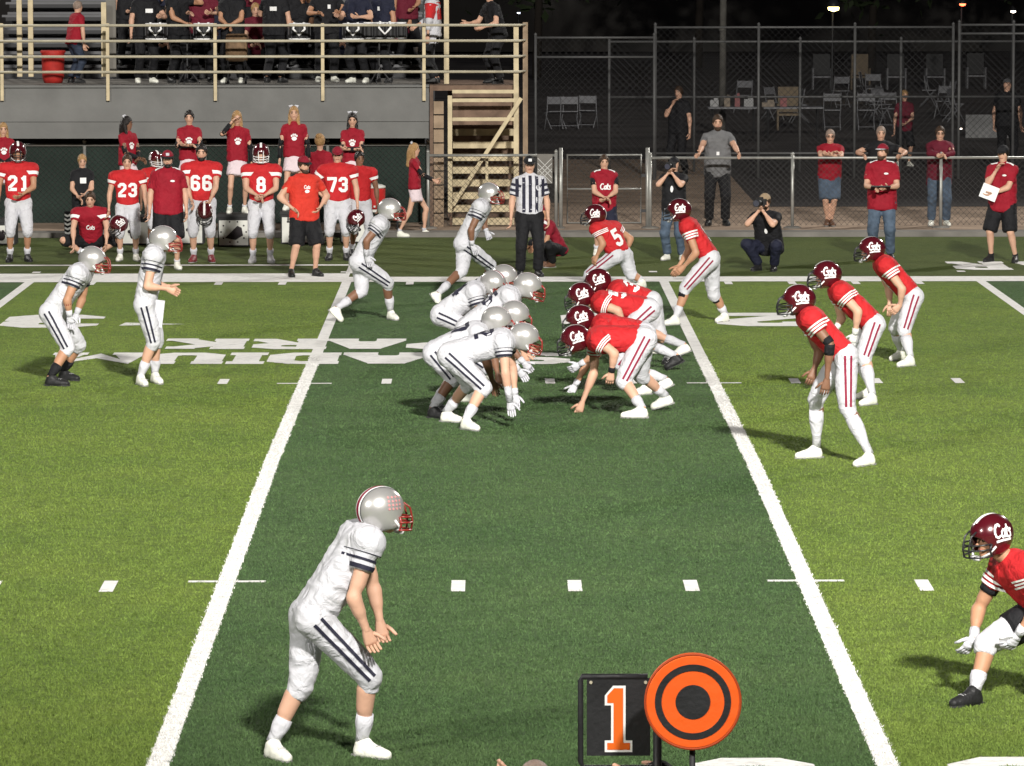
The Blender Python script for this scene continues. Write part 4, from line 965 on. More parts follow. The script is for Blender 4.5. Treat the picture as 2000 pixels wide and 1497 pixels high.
player(dict(head=(1613, 542), neck=(1634, 564), pelvis=(1702, 630), el_a=(1676, 608), wr_a=(1670, 652), hd_a=(1660, 680), kn_a=(1688, 698), heel_a=(1726, 788), toe_a=(1679, 794), el_b=(1644, 622), wr_b=(1634, 640), kn_b=(1676, 692), heel_b=(1716, 776), toe_b=(1672, 780)),
       RED(skin='a', socks=(C['white'], .75), glove_on='ab', glove_mat=C['offwhite'], top=dict(numbers=[('7', 1, .22, M_NUMW)])), N, 'red team linebacker with pale gloves, standing between the other two linebackers', GR, face=184)
player(dict(head=(1701, 492), neck=(1722, 512), pelvis=(1779, 576), el_a=(1762, 564), wr_a=(1758, 596), hd_a=(1746, 608), kn_a=(1766, 645), heel_a=(1796, 714), toe_a=(1752, 718), el_b=(1736, 566), wr_b=(1738, 592), kn_b=(1748, 640), heel_b=(1772, 702), toe_b=(1738, 706)),
       RED(skin='a', socks=(C['white'], .75), shoes='white', top=dict(numbers=[('6', 1, .22, M_NUMW)])), N, 'red team defender crouching with hands on knee nearest the painted sideline letters', GR, face=184)
player(dict(head=(1934, 1054), neck=(1982, 1100), pelvis=(2052, 1188), el_b=(1911, 1190, .05), wr_b=(1902, 1243, -.1), hd_b=(1876, 1290), kn_b=(1926, 1258), heel_b=(1902, 1377), toe_b=(1855, 1384), el_a=(2030, 1180), wr_a=(1990, 1238), kn_a=(2080, 1290), heel_a=(2130, 1400), toe_a=(2070, 1420)),
       RED(skin='b', vox=.0115, shoes='black', glove_on='ab', bulk=1.1, bands=[('girdle', s, 'hip', 'kn', .1, .62, .125, C['black']) for s in 'ab']+[('undersleeve', s, 'sh', 'el', .4, .62, .066, C['black']) for s in 'ab']), N, 'red team cornerback bent forward in black shoes and white gloves, set wide of his team', GR, face=206, head_yaw=208, head_pitch=-2, Y0=-5.7)
# ------------------------------------------------------------------ ground beyond the pitch
M_CONC = mat('concrete', (.175, .165, .15), .9, bump=.5, bscale=14, vary=.22, vscale=2.2, spec=.2)
M_CONC2 = mat('concrete_fascia', (.165, .165, .16), .9, bump=.4, bscale=9, vary=.16, vscale=1.3, spec=.2)
M_PATH = mat('worn_path', (.33, .25, .19), .95, bump=.6, bscale=9, vary=.25, vscale=1.6, spec=.1)
M_ASPH = mat('asphalt', (.075, .07, .07), .95, bump=.5, bscale=30, vary=.2, vscale=3, spec=.1)
M_DIRT = mat('night_ground', (.10, .092, .088), .95, bump=.6, bscale=6, vary=.35, vscale=.7, spec=.1)
M_TAN = mat('paint_tan', (.54, .45, .29), .6, bump=.25, bscale=30, vary=.15, vscale=6)
M_RAIL = mat('paint_cream', (.44, .40, .30), .5, bump=.2, bscale=30, vary=.1, vscale=5)
M_BRN = mat('wood_brown', (.16, .105, .075), .8, bump=.5, bscale=18, vary=.3, vscale=4)
M_WOODL = mat('wood_light', (.30, .22, .15), .8, bump=.5, bscale=18, vary=.25, vscale=4)
M_GALV = mat('galvanised', (.34, .34, .32), .45, metal=.5, vary=.15, vscale=9)
M_WIRE = mat('chain_wire', (.07, .07, .068), .6, metal=.3)
M_SCREEN = mat('windscreen_green', (.018, .030, .024), .9, bump=.5, bscale=120, vary=.25, vscale=1.5)
M_DKMET = mat('dark_metal', (.03, .03, .032), .5, metal=.3)
M_ALU = mat('aluminium_plank', (.09, .09, .095), .45, metal=.5, vary=.12, vscale=3)
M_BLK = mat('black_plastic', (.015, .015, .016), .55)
zf = float(gz(60))
def sheet(name, x0, x1, y0, y1, z, m):
    return tag(link(name, fast_mesh(name, [(x0, y0, z), (x1, y0, z), (x1, y1, z), (x0, y1, z)], [(0, 1, 2, 3)], False, [m])), kind='structure')
sheet('ground', -900, 900, Y_T+.6, 2600, zf-.05, M_DIRT); sheet('ground', -900, 900, -700, -28, zf-.05, M_DIRT)
sheet('pavement', -40, 60, Y_T+.55, 52.5, zf+.004, M_PATH)
px0, px1 = ground(1096, 400)[0], ground(1476, 400)[0]
sheet('path', px0, px1, 52.5, 68, zf+.008, M_PATH)
sheet('asphalt', px1, 60, 51.2, 68, zf+.012, M_ASPH)
b = MB(); b.box((0, Y_T+.29, zf+.0), (140, .58, .16)); tag(b.build('kerb', M_CONC), kind='structure')
joint = [b for b in ()]
# ------------------------------------------------------------------ chain-link fences
def chain(name, x0, x1, z0, z1, Y, parent, loc, pitch=.07, r=.0032, m=M_WIRE):
    b = MB(); H = z1-z0; W = x1-x0; st = pitch*1.414
    n = int((W+H)/st)+1
    for sgn in (1, -1):
        for i in range(n+1):
            c = -H+i*st
            a0 = max(0, -c); a1 = min(H, W-c)
            if a1-a0 < .03: continue
            P = [(x0+c+a0, Y+sgn*r*.8, z0+a0), (x0+c+a1, Y+sgn*r*.8, z0+a1)] if sgn == 1 else [(x1-c-a0, Y+sgn*r*.8, z0+a0), (x1-c-a1, Y+sgn*r*.8, z0+a1)]
            b.tube([np.array(p)-loc for p in P], r, 3, cap=False)
    o = b.build(name, m, parent); o['kind'] = 'stuff'; return o
M_GALV_DIM = mat('galvanised_dimmed', (.10, .10, .10), .6, metal=.3, vary=.15, vscale=9); M_WIRE_DIM = mat('chain_wire_dimmed', (.035, .035, .036), .7)  # darker copies for the yard fences: its dimness is put into the colour
def fence(label, posts, Y, vtop, zb, rails, mesh=True, name='chain_link_fence', pr=.03, screen=None, pitch=.07, group=None, extra_top=0, foot=True):
    """posts: picture columns; rails: picture rows of the horizontal pipes"""
    X = [at_y(u, vtop, Y)[0] for u in posts]; zt = at_y(posts[0], vtop, Y)[2]; loc = np.array([X[0], Y, zb]); t = thing(name, label, 'fence', loc, group); mg = M_GALV_DIM if Y > 55 else M_GALV
    for x in X:
        b = MB(); b.tube([(x-loc[0], 0, 0), (x-loc[0], 0, zt-zb+.05)], pr, 8); b.lathe([(pr*1.15, 0), (pr*1.15, .02), (pr*.3, .05)], 8, (x-loc[0], 0, zt-zb+.05))
        p = b.build('post', mg, t, smooth=True)
        if foot: b = MB(); b.lathe([(.16, -.02), (.15, .012), (.10, .03)], 12, (x-loc[0], 0, 0)); b.build('footing', M_CONC, p)
    for v in rails:
        z = at_y(posts[0], v, Y)[2]; b = MB(); b.tube([(X[0]-loc[0], 0, z-zb), (X[-1]-loc[0], 0, z-zb)], .024, 8); b.build('rail', mg, t, smooth=True)
    if mesh: chain('chain_link', X[0], X[-1], zb+.04, zt-.02, Y, t, loc, pitch, m=M_WIRE_DIM if Y > 55 else M_WIRE)
    if screen:
        b = MB(); z0, z1 = at_y(posts[0], screen[1], Y)[2], at_y(posts[0], screen[0], Y)[2]
        b.box(((X[0]+X[-1])/2-loc[0], .05, (z0+z1)/2-zb), (X[-1]-X[0], .008, z1-z0)); b.build('windscreen', M_SCREEN, t)
    return t
YF = 45.3
fence('waist-high chain-link fence with galvanised top rail along the paved edge', (1270, 1548, 1838, 2120), YF, 309, zf+.008, (309,))
fence('chain-link fence section in front of the wooden stairs', (836, 1086), YF, 304, zf+.008, (304,))
gx0, gx1 = at_y(1108, 310, YF)[0], at_y(1252, 310, YF)[0]; gt, gb = at_y(1108, 303, YF)[2], at_y(1108, 436, YF)[2]; loc = np.array([gx0, YF, zf])
t = thing('chain_link_gate', 'closed chain-link gate between two galvanised posts', 'gate', loc)
b = MB(); b.tube([(0, 0, gb-zf), (0, 0, gt-zf), (gx1-gx0, 0, gt-zf), (gx1-gx0, 0, gb-zf)], .022, 8, closed=True); b.tube([(0, 0, (gt+gb)/2-zf), (gx1-gx0, 0, (gt+gb)/2-zf)], .016, 8); b.build('gate_frame', M_GALV, t, smooth=True)
chain('chain_link', gx0, gx1, gb, gt, YF, t, loc)
for x in (gx0-.11, gx1+.11): b = MB(); b.tube([(x-gx0, 0, .005), (x-gx0, 0, gt-zf+.12)], .034, 10); b.build('gate_post', M_GALV, t, smooth=True)
for z in (.3, .9): b = MB(); b.box((gx1-gx0+.05, 0, z), (.09, .05, .05)); b.build('hinge', M_DKMET, t)
# pale lattice board tied to the fence beside the official
p = at_y(1064, 330, YF-.06); t = thing('fence_board', 'small pale board with diamond lattice tied to the fence beside the official', 'sign', p)
b = MB(); b.box((0, 0, 0), (.26, .02, .50)); b.build('panel', M_CONC, t)
b = MB()
for i in range(-3, 8):
    for s in (-1, 1):
        a0 = np.array([-.12, -.014, -.24+i*.09]); a1 = a0+np.array([.24, 0, .24*1.0]);
        if s < 0: a0[0], a1[0] = .12, -.12
        if a1[2] > .245 or a0[2] < -.245: continue
        b.tube([a0, a1], .006, 4)
b.build('lattice', mat('lattice_white', (.6, .6, .58), .6), t)
# ------------------------------------------------------------------ tall fences and the dark yard behind
zb2 = zf
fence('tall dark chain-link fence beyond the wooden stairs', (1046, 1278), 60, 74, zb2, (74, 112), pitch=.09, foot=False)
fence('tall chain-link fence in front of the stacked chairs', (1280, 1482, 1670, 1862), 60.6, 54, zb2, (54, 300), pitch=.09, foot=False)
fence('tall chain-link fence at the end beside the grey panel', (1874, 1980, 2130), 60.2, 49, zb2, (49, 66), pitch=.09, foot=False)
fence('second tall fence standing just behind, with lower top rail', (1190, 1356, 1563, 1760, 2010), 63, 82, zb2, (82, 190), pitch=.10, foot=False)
# ------------------------------------------------------------------ grandstand
YG = 46.0
zd = at_y(400, 167, YG)[2]; zlo = at_y(400, 271, YG)[2]; xl, xr = at_y(-60, 200, YG)[0], at_y(838, 200, YG)[0]; loc = np.array([xl, YG, zf])
g = thing('grandstand', 'concrete grandstand with tan pipe railing above the home sideline', 'grandstand', loc)
zm = at_y(400, 238, YG)[2]
def gbox(name, x0, x1, y0, y1, z0, z1, m, par=None): b = MB(); b.box(((x0+x1)/2-loc[0], (y0+y1)/2-loc[1], (z0+z1)/2-loc[2]), (x1-x0, y1-y0, z1-z0)); return b.build(name, m, par or g)
nb = 1
for i in range(nb):                                                    # cast sections of the front with fine joints
    x0 = xl+(xr-xl)*i/nb; x1 = xl+(xr-xl)*(i+1)/nb-.004
    gbox('fascia_panel', x0, x1, YG, YG+.25, zm, zd-.04, M_CONC2); gbox('fascia_panel', x0, x1, YG+.03, YG+.25, zlo, zm-.004, M_CONC2)
gbox('deck_edge', xl, xr, YG-.05, YG+.4, zd-.036, zd, M_CONC2); gbox('deck', xl, xr, YG+.41, YG+3.2, zd-.14, zd-.005, M_CONC)
xs = at_y(1012, 60, YG)[0]
gbox('landing', xr+.01, xs-.05, YG+.1, YG+2.8, zd-.10, zd-.01, M_BRN)
for u in (3, 210, 420, 630, 828):
    x = at_y(u, 60, YG-.06)[0]; b = MB(); z0, z1 = at_y(u, 197, YG-.06)[2], at_y(u, 46, YG-.06)[2]
    b.box((x-loc[0], -.06, (z0+z1)/2-loc[2]), (.055, .06, z1-z0)); b.build('railing_post', M_TAN, g)
for v in (50, 80.5, 111, 141):
    z = at_y(400, v, YG-.1)[2]; b = MB(); b.tube([(0, -.115, z-loc[2]), (at_y(1016, v, YG)[0]-loc[0], -.115, z-loc[2])], .024, 8); b.build('railing_pipe', M_RAIL, g, smooth=True)
for u, v0, v1, m, y in ((1008, 47, 395, M_TAN, -.04), (1026, 44, 345, M_WOODL, .5), (872, -60, 166, M_TAN, .9), (38, -80, 150, M_TAN, .6), (60, -80, 150, M_TAN, .9), (203, 5, 150, M_TAN, .5), (217, -60, 150, M_CONC, .8)):
    x = at_y(u, 60, YG+y)[0]; z1, z0 = at_y(u, v0, YG+y)[2], max(zf+.0, at_y(u, v1, YG+y)[2]); b = MB(); b.box((x-loc[0], y, (z0+z1)/2-loc[2]), (.085 if u != 217 else .17, .085, z1-z0)); b.build('upright', m, g)
for v in (50, 80.5, 111, 141):
    z = at_y(400, v, YG)[2]; b = MB(); b.tube([(at_y(1012, v, YG)[0]-loc[0], -.1, z-loc[2]), (at_y(1026, v, YG+.5)[0]-loc[0], .45, z-loc[2])], .02, 6); b.build('railing_pipe', M_RAIL, g, smooth=True)
# seating rows
for i in range(7):
    y = YG+3.3+.72*i; z = zd+.22*i
    gbox('footboard', xl, xr-.2, y-.02, y+.34, z-.05, z, M_ALU); gbox('riser', xl, xr-.2, y+.345, y+.37, z-.3, z+.17, M_DKMET); gbox('bench_plank', xl, xr-.2, y+.36, y+.62, z+.37, z+.41, M_ALU)
gbox('back_wall', xl, xr, YG+8.6, YG+8.8, zf, zd+3.5, M_DKMET)
gbox('under_deck_shade', xl, xr-.1, YG+2.0, YG+2.2, zf, zlo+.1, M_BLK)  # added black sheet, stands in for the shade in the gap under the deck
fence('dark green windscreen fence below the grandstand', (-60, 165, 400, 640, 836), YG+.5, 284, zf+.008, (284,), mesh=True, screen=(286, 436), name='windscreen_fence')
# ------------------------------------------------------------------ wooden stairs
loc = np.array([at_y(880, 400, 45.8)[0], 45.8, zf]); s_ = thing('wooden_stairs', 'tan plank stairs up to the grandstand with diagonal handrail', 'stairs', loc)
xa, xb = at_y(884, 300, 46.2)[0]-loc[0], at_y(1004, 300, 46.2)[0]-loc[0]; zt = zd-.12-zf; ns = 11
for i in range(ns):
    z = zt*(i+.6)/ns; y = .15+i*.20
    b = MB(); b.box(((xa+xb)/2, y, z), (xb-xa, .24, .035)); b.build('tread', M_TAN, s_)
    b = MB(); b.box(((xa+xb)/2, y-.105, z-.045), (xb-xa, .02, .10)); b.build('riser', M_TAN, s_)
for x in (xa-.03, xb+.03):
    b = MB(); b.prism([(-.05, 0), (.1, 0), (2.4, zt), (2.2, zt)], -.02, .02, lambda p, q, r: (x+r, p, q)); b.build('stringer', M_BRN, s_)
b = MB(); b.box(((xa+xb)/2, 2.45, zt/2), (xb-xa+.2, .04, zt)); b.build('back_panel', M_BRN, s_)
for i, v in enumerate((179, 196, 233)):
    z = at_y(940, v, 45.7)[2]-zf; b = MB(); b.box(((xa+xb)/2, -.16, z), (xb-xa, .04, .06)); b.build('guard_rail', M_TAN, s_)
b = MB(); b.box(((xa+xb)/2, .35, (at_y(940, 210, 46)[2]-zf)), (xb-xa, .03, .62)); b.build('guard_panel', M_BRN, s_)
p0, p1 = at_y(1018, 192, 45.6)-loc, at_y(884, 402, 45.6)-loc; b = MB(); b.bar(p0, p1, .065); b.build('handrail', M_TAN, s_)
for u, v0, v1 in ((879, 187, 415), (951, 305, 362)):
    a0, a1 = at_y(u, v0, 45.62)-loc, at_y(u, v1, 45.62)-loc; a1[2] = max(a1[2], .0); b = MB(); b.box((a0+a1)/2, (.075 if u < 900 else .045, .07, a0[2]-a1[2])); b.build('newel_post', M_TAN, s_)
lp = at_y(857, 300, 45.9); b = MB()
for i in range(9): z0 = (zd-zf-.25)*i/9; b.box((lp[0]-loc[0], .1, z0+.11), (.17, .17, .215))
b.build('block_post', M_WOODL, s_); b = MB(); x = at_y(843, 300, 45.9)[0]-loc[0]; b.box((x, .12, (zd-zf)/2), (.06, .06, zd-zf)); b.build('dark_post', M_BRN, s_)
# ------------------------------------------------------------------ the yard behind the fences: chairs, tables, pole, lamps
M_CHW = mat('chair_white', (.17, .17, .18), .6, vary=.1); M_CHT = mat('chair_tan', (.15, .115, .075), .7, vary=.15)
def folding_chair(u, v, Y, yaw, label, m=M_CHW, tilt=0, h=.82):
    p = ground(u, v); t = thing('folding_chair', label, 'chair', (p[0], p[1], zf-.05), 'folding chairs in the yard'); t.rotation_euler = (math.radians(tilt), 0, math.radians(yaw))
    for x in (-.21, .21):
        b = MB(); b.tube([(x, -.22, 0), (x, .04, h*.55), (x, .12, h)], .014, 6); b.build('leg', m, t, smooth=True)
        b = MB(); b.tube([(x*.92, .24, 0), (x*.92, -.16, h*.52)], .014, 6); b.build('leg', m, t, smooth=True)
    b = MB(); b.box((0, -.02, h*.53), (.40, .38, .025)); b.build('seat', m, t); b = MB(); b.box((0, .105, h*.87), (.40, .02, .18)); b.build('backrest', m, t)
    b = MB(); b.tube([(-.2, .2, .08), (.2, .2, .08)], .01, 6); b.build('stretcher', m, t)
    return t
def stool(u, v, Y, label, m):
    p = ground(u, v); t = thing('armchair', label, 'chair', (p[0], p[1], zf-.05), 'patio armchairs in the yard')
    for x in (-.27, .27):
        for y in (-.22, .22): b = MB(); b.box((x, y, .3), (.035, .035, .6)); b.build('leg', m, t)
        b = MB(); b.box((x, 0, .62), (.05, .5, .03)); b.build('armrest', m, t)
    b = MB(); b.box((0, 0, .38), (.5, .46, .05)); b.build('seat', m, t); b = MB(); b.box((0, .22, .74), (.5, .04, .62)); b.build('backrest', M_CHT if m is M_CHT else M_BLK, t)
for u, v, ya, lb in ((1085, 250, 20, 'white folding chair leaning beside the near fence post, end of a row of three'), (1112, 250, 8, 'white folding chair leaning between two others behind the stairs'), (1148, 248, -14, 'white folding chair leaning at the open end of the row of three')): folding_chair(u, v, 66, ya+180, lb, tilt=8)
for u, v, lb in ((1605, 172, 'white patio armchair facing out at the start of the back row'), (1750, 172, 'white patio armchair next to the tan one in the back row'), (1826, 172, 'white patio armchair in the back row behind the fence junction'), (1906, 170, 'white patio armchair at the end of the back row by the grey panel')): stool(u, v, 84, lb, M_CHW)
stool(1680, 172, 83.5, 'tan high-backed armchair in the back row', M_CHT); stool(1540, 250, 75, 'tan armchair beside the cluttered tables', M_CHT)
for u, lb in ((1625, 'white folding chair in the front row next to the tan armchair'), (1691, 'white folding chair in the front row by the girl in maroon')): folding_chair(u, 250, 75, 180, lb, h=.92)
folding_chair(1738, 246, 76, 150, 'white folding chair half turned behind the girl in maroon', h=.9)
YTB = ground(1430, 266)[1]
rj = random.Random(5)
for i in range(12): folding_chair(rj.uniform(1440, 1870), rj.uniform(196, 240), 0, rj.uniform(0, 360), 'pale folding chair in the jumble of chairs behind the tall fence', h=.86)
def table(u0, u1, v, Y, label):
    Y = YTB; a, c = at_y(u0, v, Y), at_y(u1, v, Y); w = c[0]-a[0]; t = thing('folding_table', label, 'table', (a[0]+w/2, Y, zf-.05), 'folding tables in the yard')
    b = MB(); b.box((0, 0, .725), (w, .75, .04)); b.build('tabletop', M_CHW, t)
    for x in (-w/2+.12, w/2-.12):
        for y in (-.3, .3): b = MB(); b.tube([(x, y, 0), (x, y, .70)], .015, 6); b.build('leg', M_DKMET, t)
    return t
table(1382, 1482, 206, 76, 'folding table heaped with cups behind the utility pole'); table(1490, 1606, 206, 76.5, 'folding table standing beside the tan armchair')
for i, (u, v, w, h) in enumerate(((1395, 190, .2, .16), (1420, 183, .14, .22), (1440, 178, .12, .26), (1462, 186, .22, .18), (1500, 190, .3, .1), (1530, 188, .16, .2))):
    p = at_y(u, 206, YTB); b = MB(); b.box((0, 0, h/2+.7455), (w, w*.8, h)); b.box((w*.2, 0, h+.745+.03), (w*.5, w*.5, .06)); o = b.build('carton', mat('carton_%d' % (i % 3), ((.3, .3, .3), (.22, .18, .14), (.25, .1, .1))[i % 3], .8), None, (p[0], YTB, zf-.05)); tag(o, ('squat pale carton at the pole end of the cluttered table', 'brown carton standing second on the cluttered table', 'tall reddish carton on the cluttered table', 'wide pale carton at the far end of the cluttered table', 'low brown tray on the second table', 'reddish box standing on the second table')[i], 'box', 'boxes on the yard tables')
p = at_y(1411, 160, 80); b = MB(); b.tube([(0, 0, zf-p[2]-.5), (.02, 0, 4), (0, 0, 9)], [.085, .08, .07], 12); b.lathe([(.09, 1.2), (.09, 1.3)], 12); tag(b.build('utility_pole', mat('pole_wood', (.10, .095, .085), .9, bump=.6, bscale=20, vary=.3, vscale=5), None, (p[0], 80, p[2]), smooth=True), 'weathered round utility pole rising behind the cluttered table', 'pole')
b = MB(); b.box((0, 0, 0), (1.2, .06, .55)); q = ground(1935, 266)+np.array([0, 0, .23]); tag(b.build('panel_board', mat('panel_grey', (.17, .17, .17), .8, vary=.3, vscale=2), None, q), 'pale grey board leaning in the dark at the end of the yard', 'board')
# dark trees far behind
M_LEAF = mat('leaf_night', (.030, .045, .018), .8, vary=.4, vscale=2)
def tree(x, y, h, r, label):
    t = thing('tree', label, 'tree', (x, y, zf), 'trees beyond the yard'); b = MB(); b.tube([(0, 0, 0), (.1, 0, h*.35), (.0, .1, h*.7)], [.16, .12, .05], 8)
    for k in range(7): q = k*2.4; b.tube([(0, 0, h*(.35+.05*k)), (math.cos(q)*r*.6, math.sin(q)*r*.6, h*(.55+.05*k))], [.07, .02], 5)
    b.build('trunk', mat('bark_night', (.025, .02, .016), .9), t, smooth=True)
    n = 5200; cl = RNG.normal(size=(60, 3)); cl /= np.linalg.norm(cl, axis=1)[:, None]; cl *= (RNG.random((60, 1))**.4)*np.array([r, r, h*.34])
    c = cl[RNG.integers(0, 60, n)]+RNG.normal(size=(n, 3))*r*.16+np.array([0, 0, h*.66]); d1 = RNG.normal(size=(n, 3)); d1 /= np.linalg.norm(d1, axis=1)[:, None]; d2 = np.cross(d1, RNG.normal(size=(n, 3))); d2 /= np.linalg.norm(d2, axis=1)[:, None]; s = .09+.1*RNG.random((n, 1))
    V = np.stack([c-d1*s*1.5, c+d2*s*.7, c+d1*s*1.5, c-d2*s*.7], 1).reshape(-1, 3); F = np.arange(4*n).reshape(-1, 4); link('crown', fast_mesh('crown', V, F, False, [M_LEAF]), t)
for x, y, h, r, lb in ((3.5, 118, 9, 3.4, 'dark leafy tree nearest the end of the grandstand'), (9, 128, 10, 4, 'dark leafy tree behind the tall fence posts'), (14.5, 124, 8.5, 3.4, 'low dark tree behind the utility pole'), (21, 132, 10, 4, 'dark tree behind the tan armchair'), (27, 122, 9, 3.6, 'dark tree at the end of the yard by the red lamp')): tree(x, y, h, r, lb)
b = MB(); b.box((0, 0, 3), (60, 8, 6)); 
t = thing('far_building', 'long unlit building closing off the dark yard', 'building', (14, 150, zf)); b = MB(); b.box((0, 0, 2.6), (64, 8, 5.2)); b.build('wall', mat('wall_night', (.07, .065, .06), .9, vary=.2, vscale=.5), t)
b = MB(); b.prism([(-33, 0), (33, 0), (31, 1.4), (-31, 1.4)], -4.4, 4.4, lambda x, y, z: (x, z, y+5.2)); b.build('roof', M_DKMET, t)
for i in range(9): b = MB(); b.box((-26+6.5*i, -4.02, 2.9), (1.5, .06, 1.3)); w = b.build('window', M_BLK, t)
def lamp(u, v, Y, col, power, label, r=.10, shade=True):
    p = at_y(u, v, Y); t = thing('yard_lamp', label, 'lamp', (p[0], Y, p[2]), None)
    b = MB(); b.lathe([(.02, r*.5), (r, .0), (r*.9, -r*.45), (.02, -r*.7)], 14); b.build('bulb', mat('lamp_'+label[:10], col, .5, emit=power), t, smooth=True)
    b = MB(); b.lathe([(.02, r*1.5), (r*.7, r*1.2), (r*1.25, r*.15), (r*1.2, r*.1)], 14); b.build('lamp_shade', M_DKMET, t, smooth=True)
    b = MB(); b.tube([(0, 0, r*1.3), (0, .3, r*1.8), (0, .5, -p[2]+zf)], .03, 6); b.build('stem', M_DKMET, t)
lamp(1628, 15, 100, (1.0, .78, .30), 9, 'amber street lamp glowing above the yard', .16); lamp(1880, 8, 100, (1.0, .10, .04), 9, 'small red signal lamp above the end fence', .09); lamp(1979, 22, 110, (1.0, .85, .7), 8, 'small white lamp far off past the end fence', .08); lamp(1876, 251, 64, (1.0, .95, .85), 8, 'small white lamp low beside the grey board', .035); lamp(1013, 25, 120, (.8, .85, 1.0), 6, 'faint white lamp past the end of the railing', .05)
# floodlight masts that carry the beams
for i, (pos, tgt, pw, ang, bl, rad) in enumerate(FLOODS[1:]):
    t = thing('floodlight_mast', ('floodlight mast with two banks behind the spectators', 'floodlight mast behind the spectators farther toward midfield', 'floodlight mast past the grandstand toward the goal', 'floodlight mast past the grandstand toward midfield')[i], 'floodlight', (pos[0], pos[1]-(.9 if pos[1] < 0 else -.9), zf), 'stadium floodlight masts')
    b = MB(); b.tube([(0, 0, 0), (0, 0, pos[2]+1.5)], [.3, .16], 12); b.build('mast', M_GALV, t, smooth=True)
    b = MB()
    for z in (-1.2, .2, 1.3): b.box((0, 0, pos[2]+z), (5, .12, .12))
    b.build('crossarm', M_GALV, t)
    for z in (-1.2, .2, 1.3):
        for x in (-2, -1.2, -.4, .4, 1.2, 2): b = MB(); b.lathe([(.06, -.18), (.26, .12), (.27, .16)], 14, (x, .18*(1 if pos[1] < 0 else -1), pos[2]+z), np.array([[1, 0, 0], [0, 0, 1], [0, -1, 0]]) if pos[1] < 0 else np.array([[1, 0, 0], [0, 0, -1], [0, 1, 0]])); b.build('lamp_housing', M_GALV, t)
# ------------------------------------------------------------------ sideline, stands, photographers
P_ = 'person'
def SIDE(num=None, **k):                                    # a red-shirted squad member on the sideline
    S = dict(top=dict(mat=C['red'], sleeve=.5, pads=True, rings=[(.24, .40, M_NUMW)], numbers=[(num, 1, .24, M_NUMW, -.03)] if num else []), bottom=('knee', C['white']), socks=(C['white'], .3), shoes='black', sw=.125)
    S['top'].update(k.pop('top', {})); S.update(k); return S
def CHEER(**k):
    S = dict(fem=True, top=dict(mat=C['dkred'], sleeve=.6, tuck=False, hem=.02, name='shirt', patches=[(0, .38, .12, .10, 1, M_NUMW, 'paw_print')]), bottom=('skirt', C['pink']), shoes='white', socks=(C['white'], .15), skin='a', g=.86,
             bands=[('undersleeve', s, 'el', 'wr', .0, .85, .041, C['black']) for s in 'ab']+[('undersleeve', s, 'sh', 'el', .55, 1.0, .046, C['black']) for s in 'ab'])
    S.update(k); return S
def CASUAL(tcol, bcol, kind='long', **k):
    S = dict(top=dict(mat=C[tcol], sleeve=.62, tuck=False, hem=.10, name='shirt'), bottom=(kind, C[bcol]), shoes='black', bulk=1.12)
    S['top'].update(k.pop('top', {})); S.update(k); return S
GS, GC, GF, GB = 'red squad waiting on the sideline', 'cheerleaders standing on boxes', 'people at the fence', 'band members in the stands'
# squad and staff, from the grandstand end toward the stairs
stand(37, 512, 279, 8, SIDE('21', helmet=('maroon', 'black'), skin='b'), N, 'sideline player wearing red 21 with helmet on', GS, arms=(ARMS['clasp'], 'down'), cat='football player')
stand(162, 486, 302, 12, CASUAL('black', 'black', fem=True, hair=('blond', 'tail'), bulk=1.05, g=.95, top=dict(patches=[(.0, .30, .10, .09, 1, M_NUMW, 'badge')])), P_, 'blond woman in black with white badge standing behind the squatting player', None, arms=('clasp', (( .15, -.04, -.25), (-.4, .9, -.4))), hpitch=-12)
stand(178, 508, 0, 2, SIDE(None, hair=('brown', 'short'), shoes='black', bottom=('shorts', C['black']), skin='a', top=dict(mat=C['dkred'], patches=[(0, .42, .16, .07, 1, M_NUMW, 'lettering')])), N, 'bare-headed player in a red jersey squatting on his heels', GS, arms=(((.17, .02, -.28), (0, 1, .2)), ((.17, .02, -.28), (0, 1, .2))), H=1.72, sit=.30, lean=26, hpitch=-10, stance=.07, cat='football player')
stand(250, 510, 302, 4, SIDE('23', hair=('brown', 'short'), shoes='white'), N, 'bare-headed sideline player wearing red 23', GS, arms=('down', 'down'), cat='football player')
stand(306, 488, 296, 25, SIDE(None, helmet=('maroon', 'white'), skin='c'), N, 'helmeted sideline player half hidden behind the coach in the wine polo', GS, cat='football player')
POLO = dict(collar=C['dkred'], piping=M_NUMW, patches=[(.07, .22, .07, .03, 1, M_NUMW, 'crest')], sleeve=.72, name='polo_shirt')
stand(329, 527, 291, 4, CASUAL('dkred', 'black', 'shorts', cap=(C['maroon'], C['black'], C['white']), hair=('dark', 'short', 'beard'), shoes='white', socks=(C['white'], .15), top=POLO, bulk=1.22), P_, 'coach in wine polo with white shoulder bands, cap and dark beard beside player 23', None, arms=('down', 'down'))
stand(395, 513, 282, 0, SIDE('66', hair=('dark', 'short', 'beard'), shoes='maroon', bulk=1.12), N, 'bearded bare-headed sideline player wearing red 66', GS, arms=(((.15, -.05, -.27), (-.4, .9, -.4)), ((.15, -.05, -.27), (-.4, .9, -.4))), cat='football player')
stand(511, 514, 282, 2, SIDE('8', helmet=('maroon', 'white'), skin='a', shoes='grey'), N, 'helmeted sideline player wearing red 8', GS, arms=('clasp', 'clasp'), cat='football player')
stand(595, 541, 302, 20, CASUAL('orange', 'black', 'shorts', cap=(C['maroon'], C['black']), hair=('brown', 'short', 'beard'), skin='a', bulk=1.2, top=dict(patches=[(.0, .22, .22, .05, 1, M_NUMW, 'lettering'), (.0, .34, .07, .05, 1, M_NUMW, 'emblem')])), P_, 'bearded coach in bright red tee and black shorts with hands on hips', None, arms=('hips', 'hips'), hyaw=32, stance=.125)
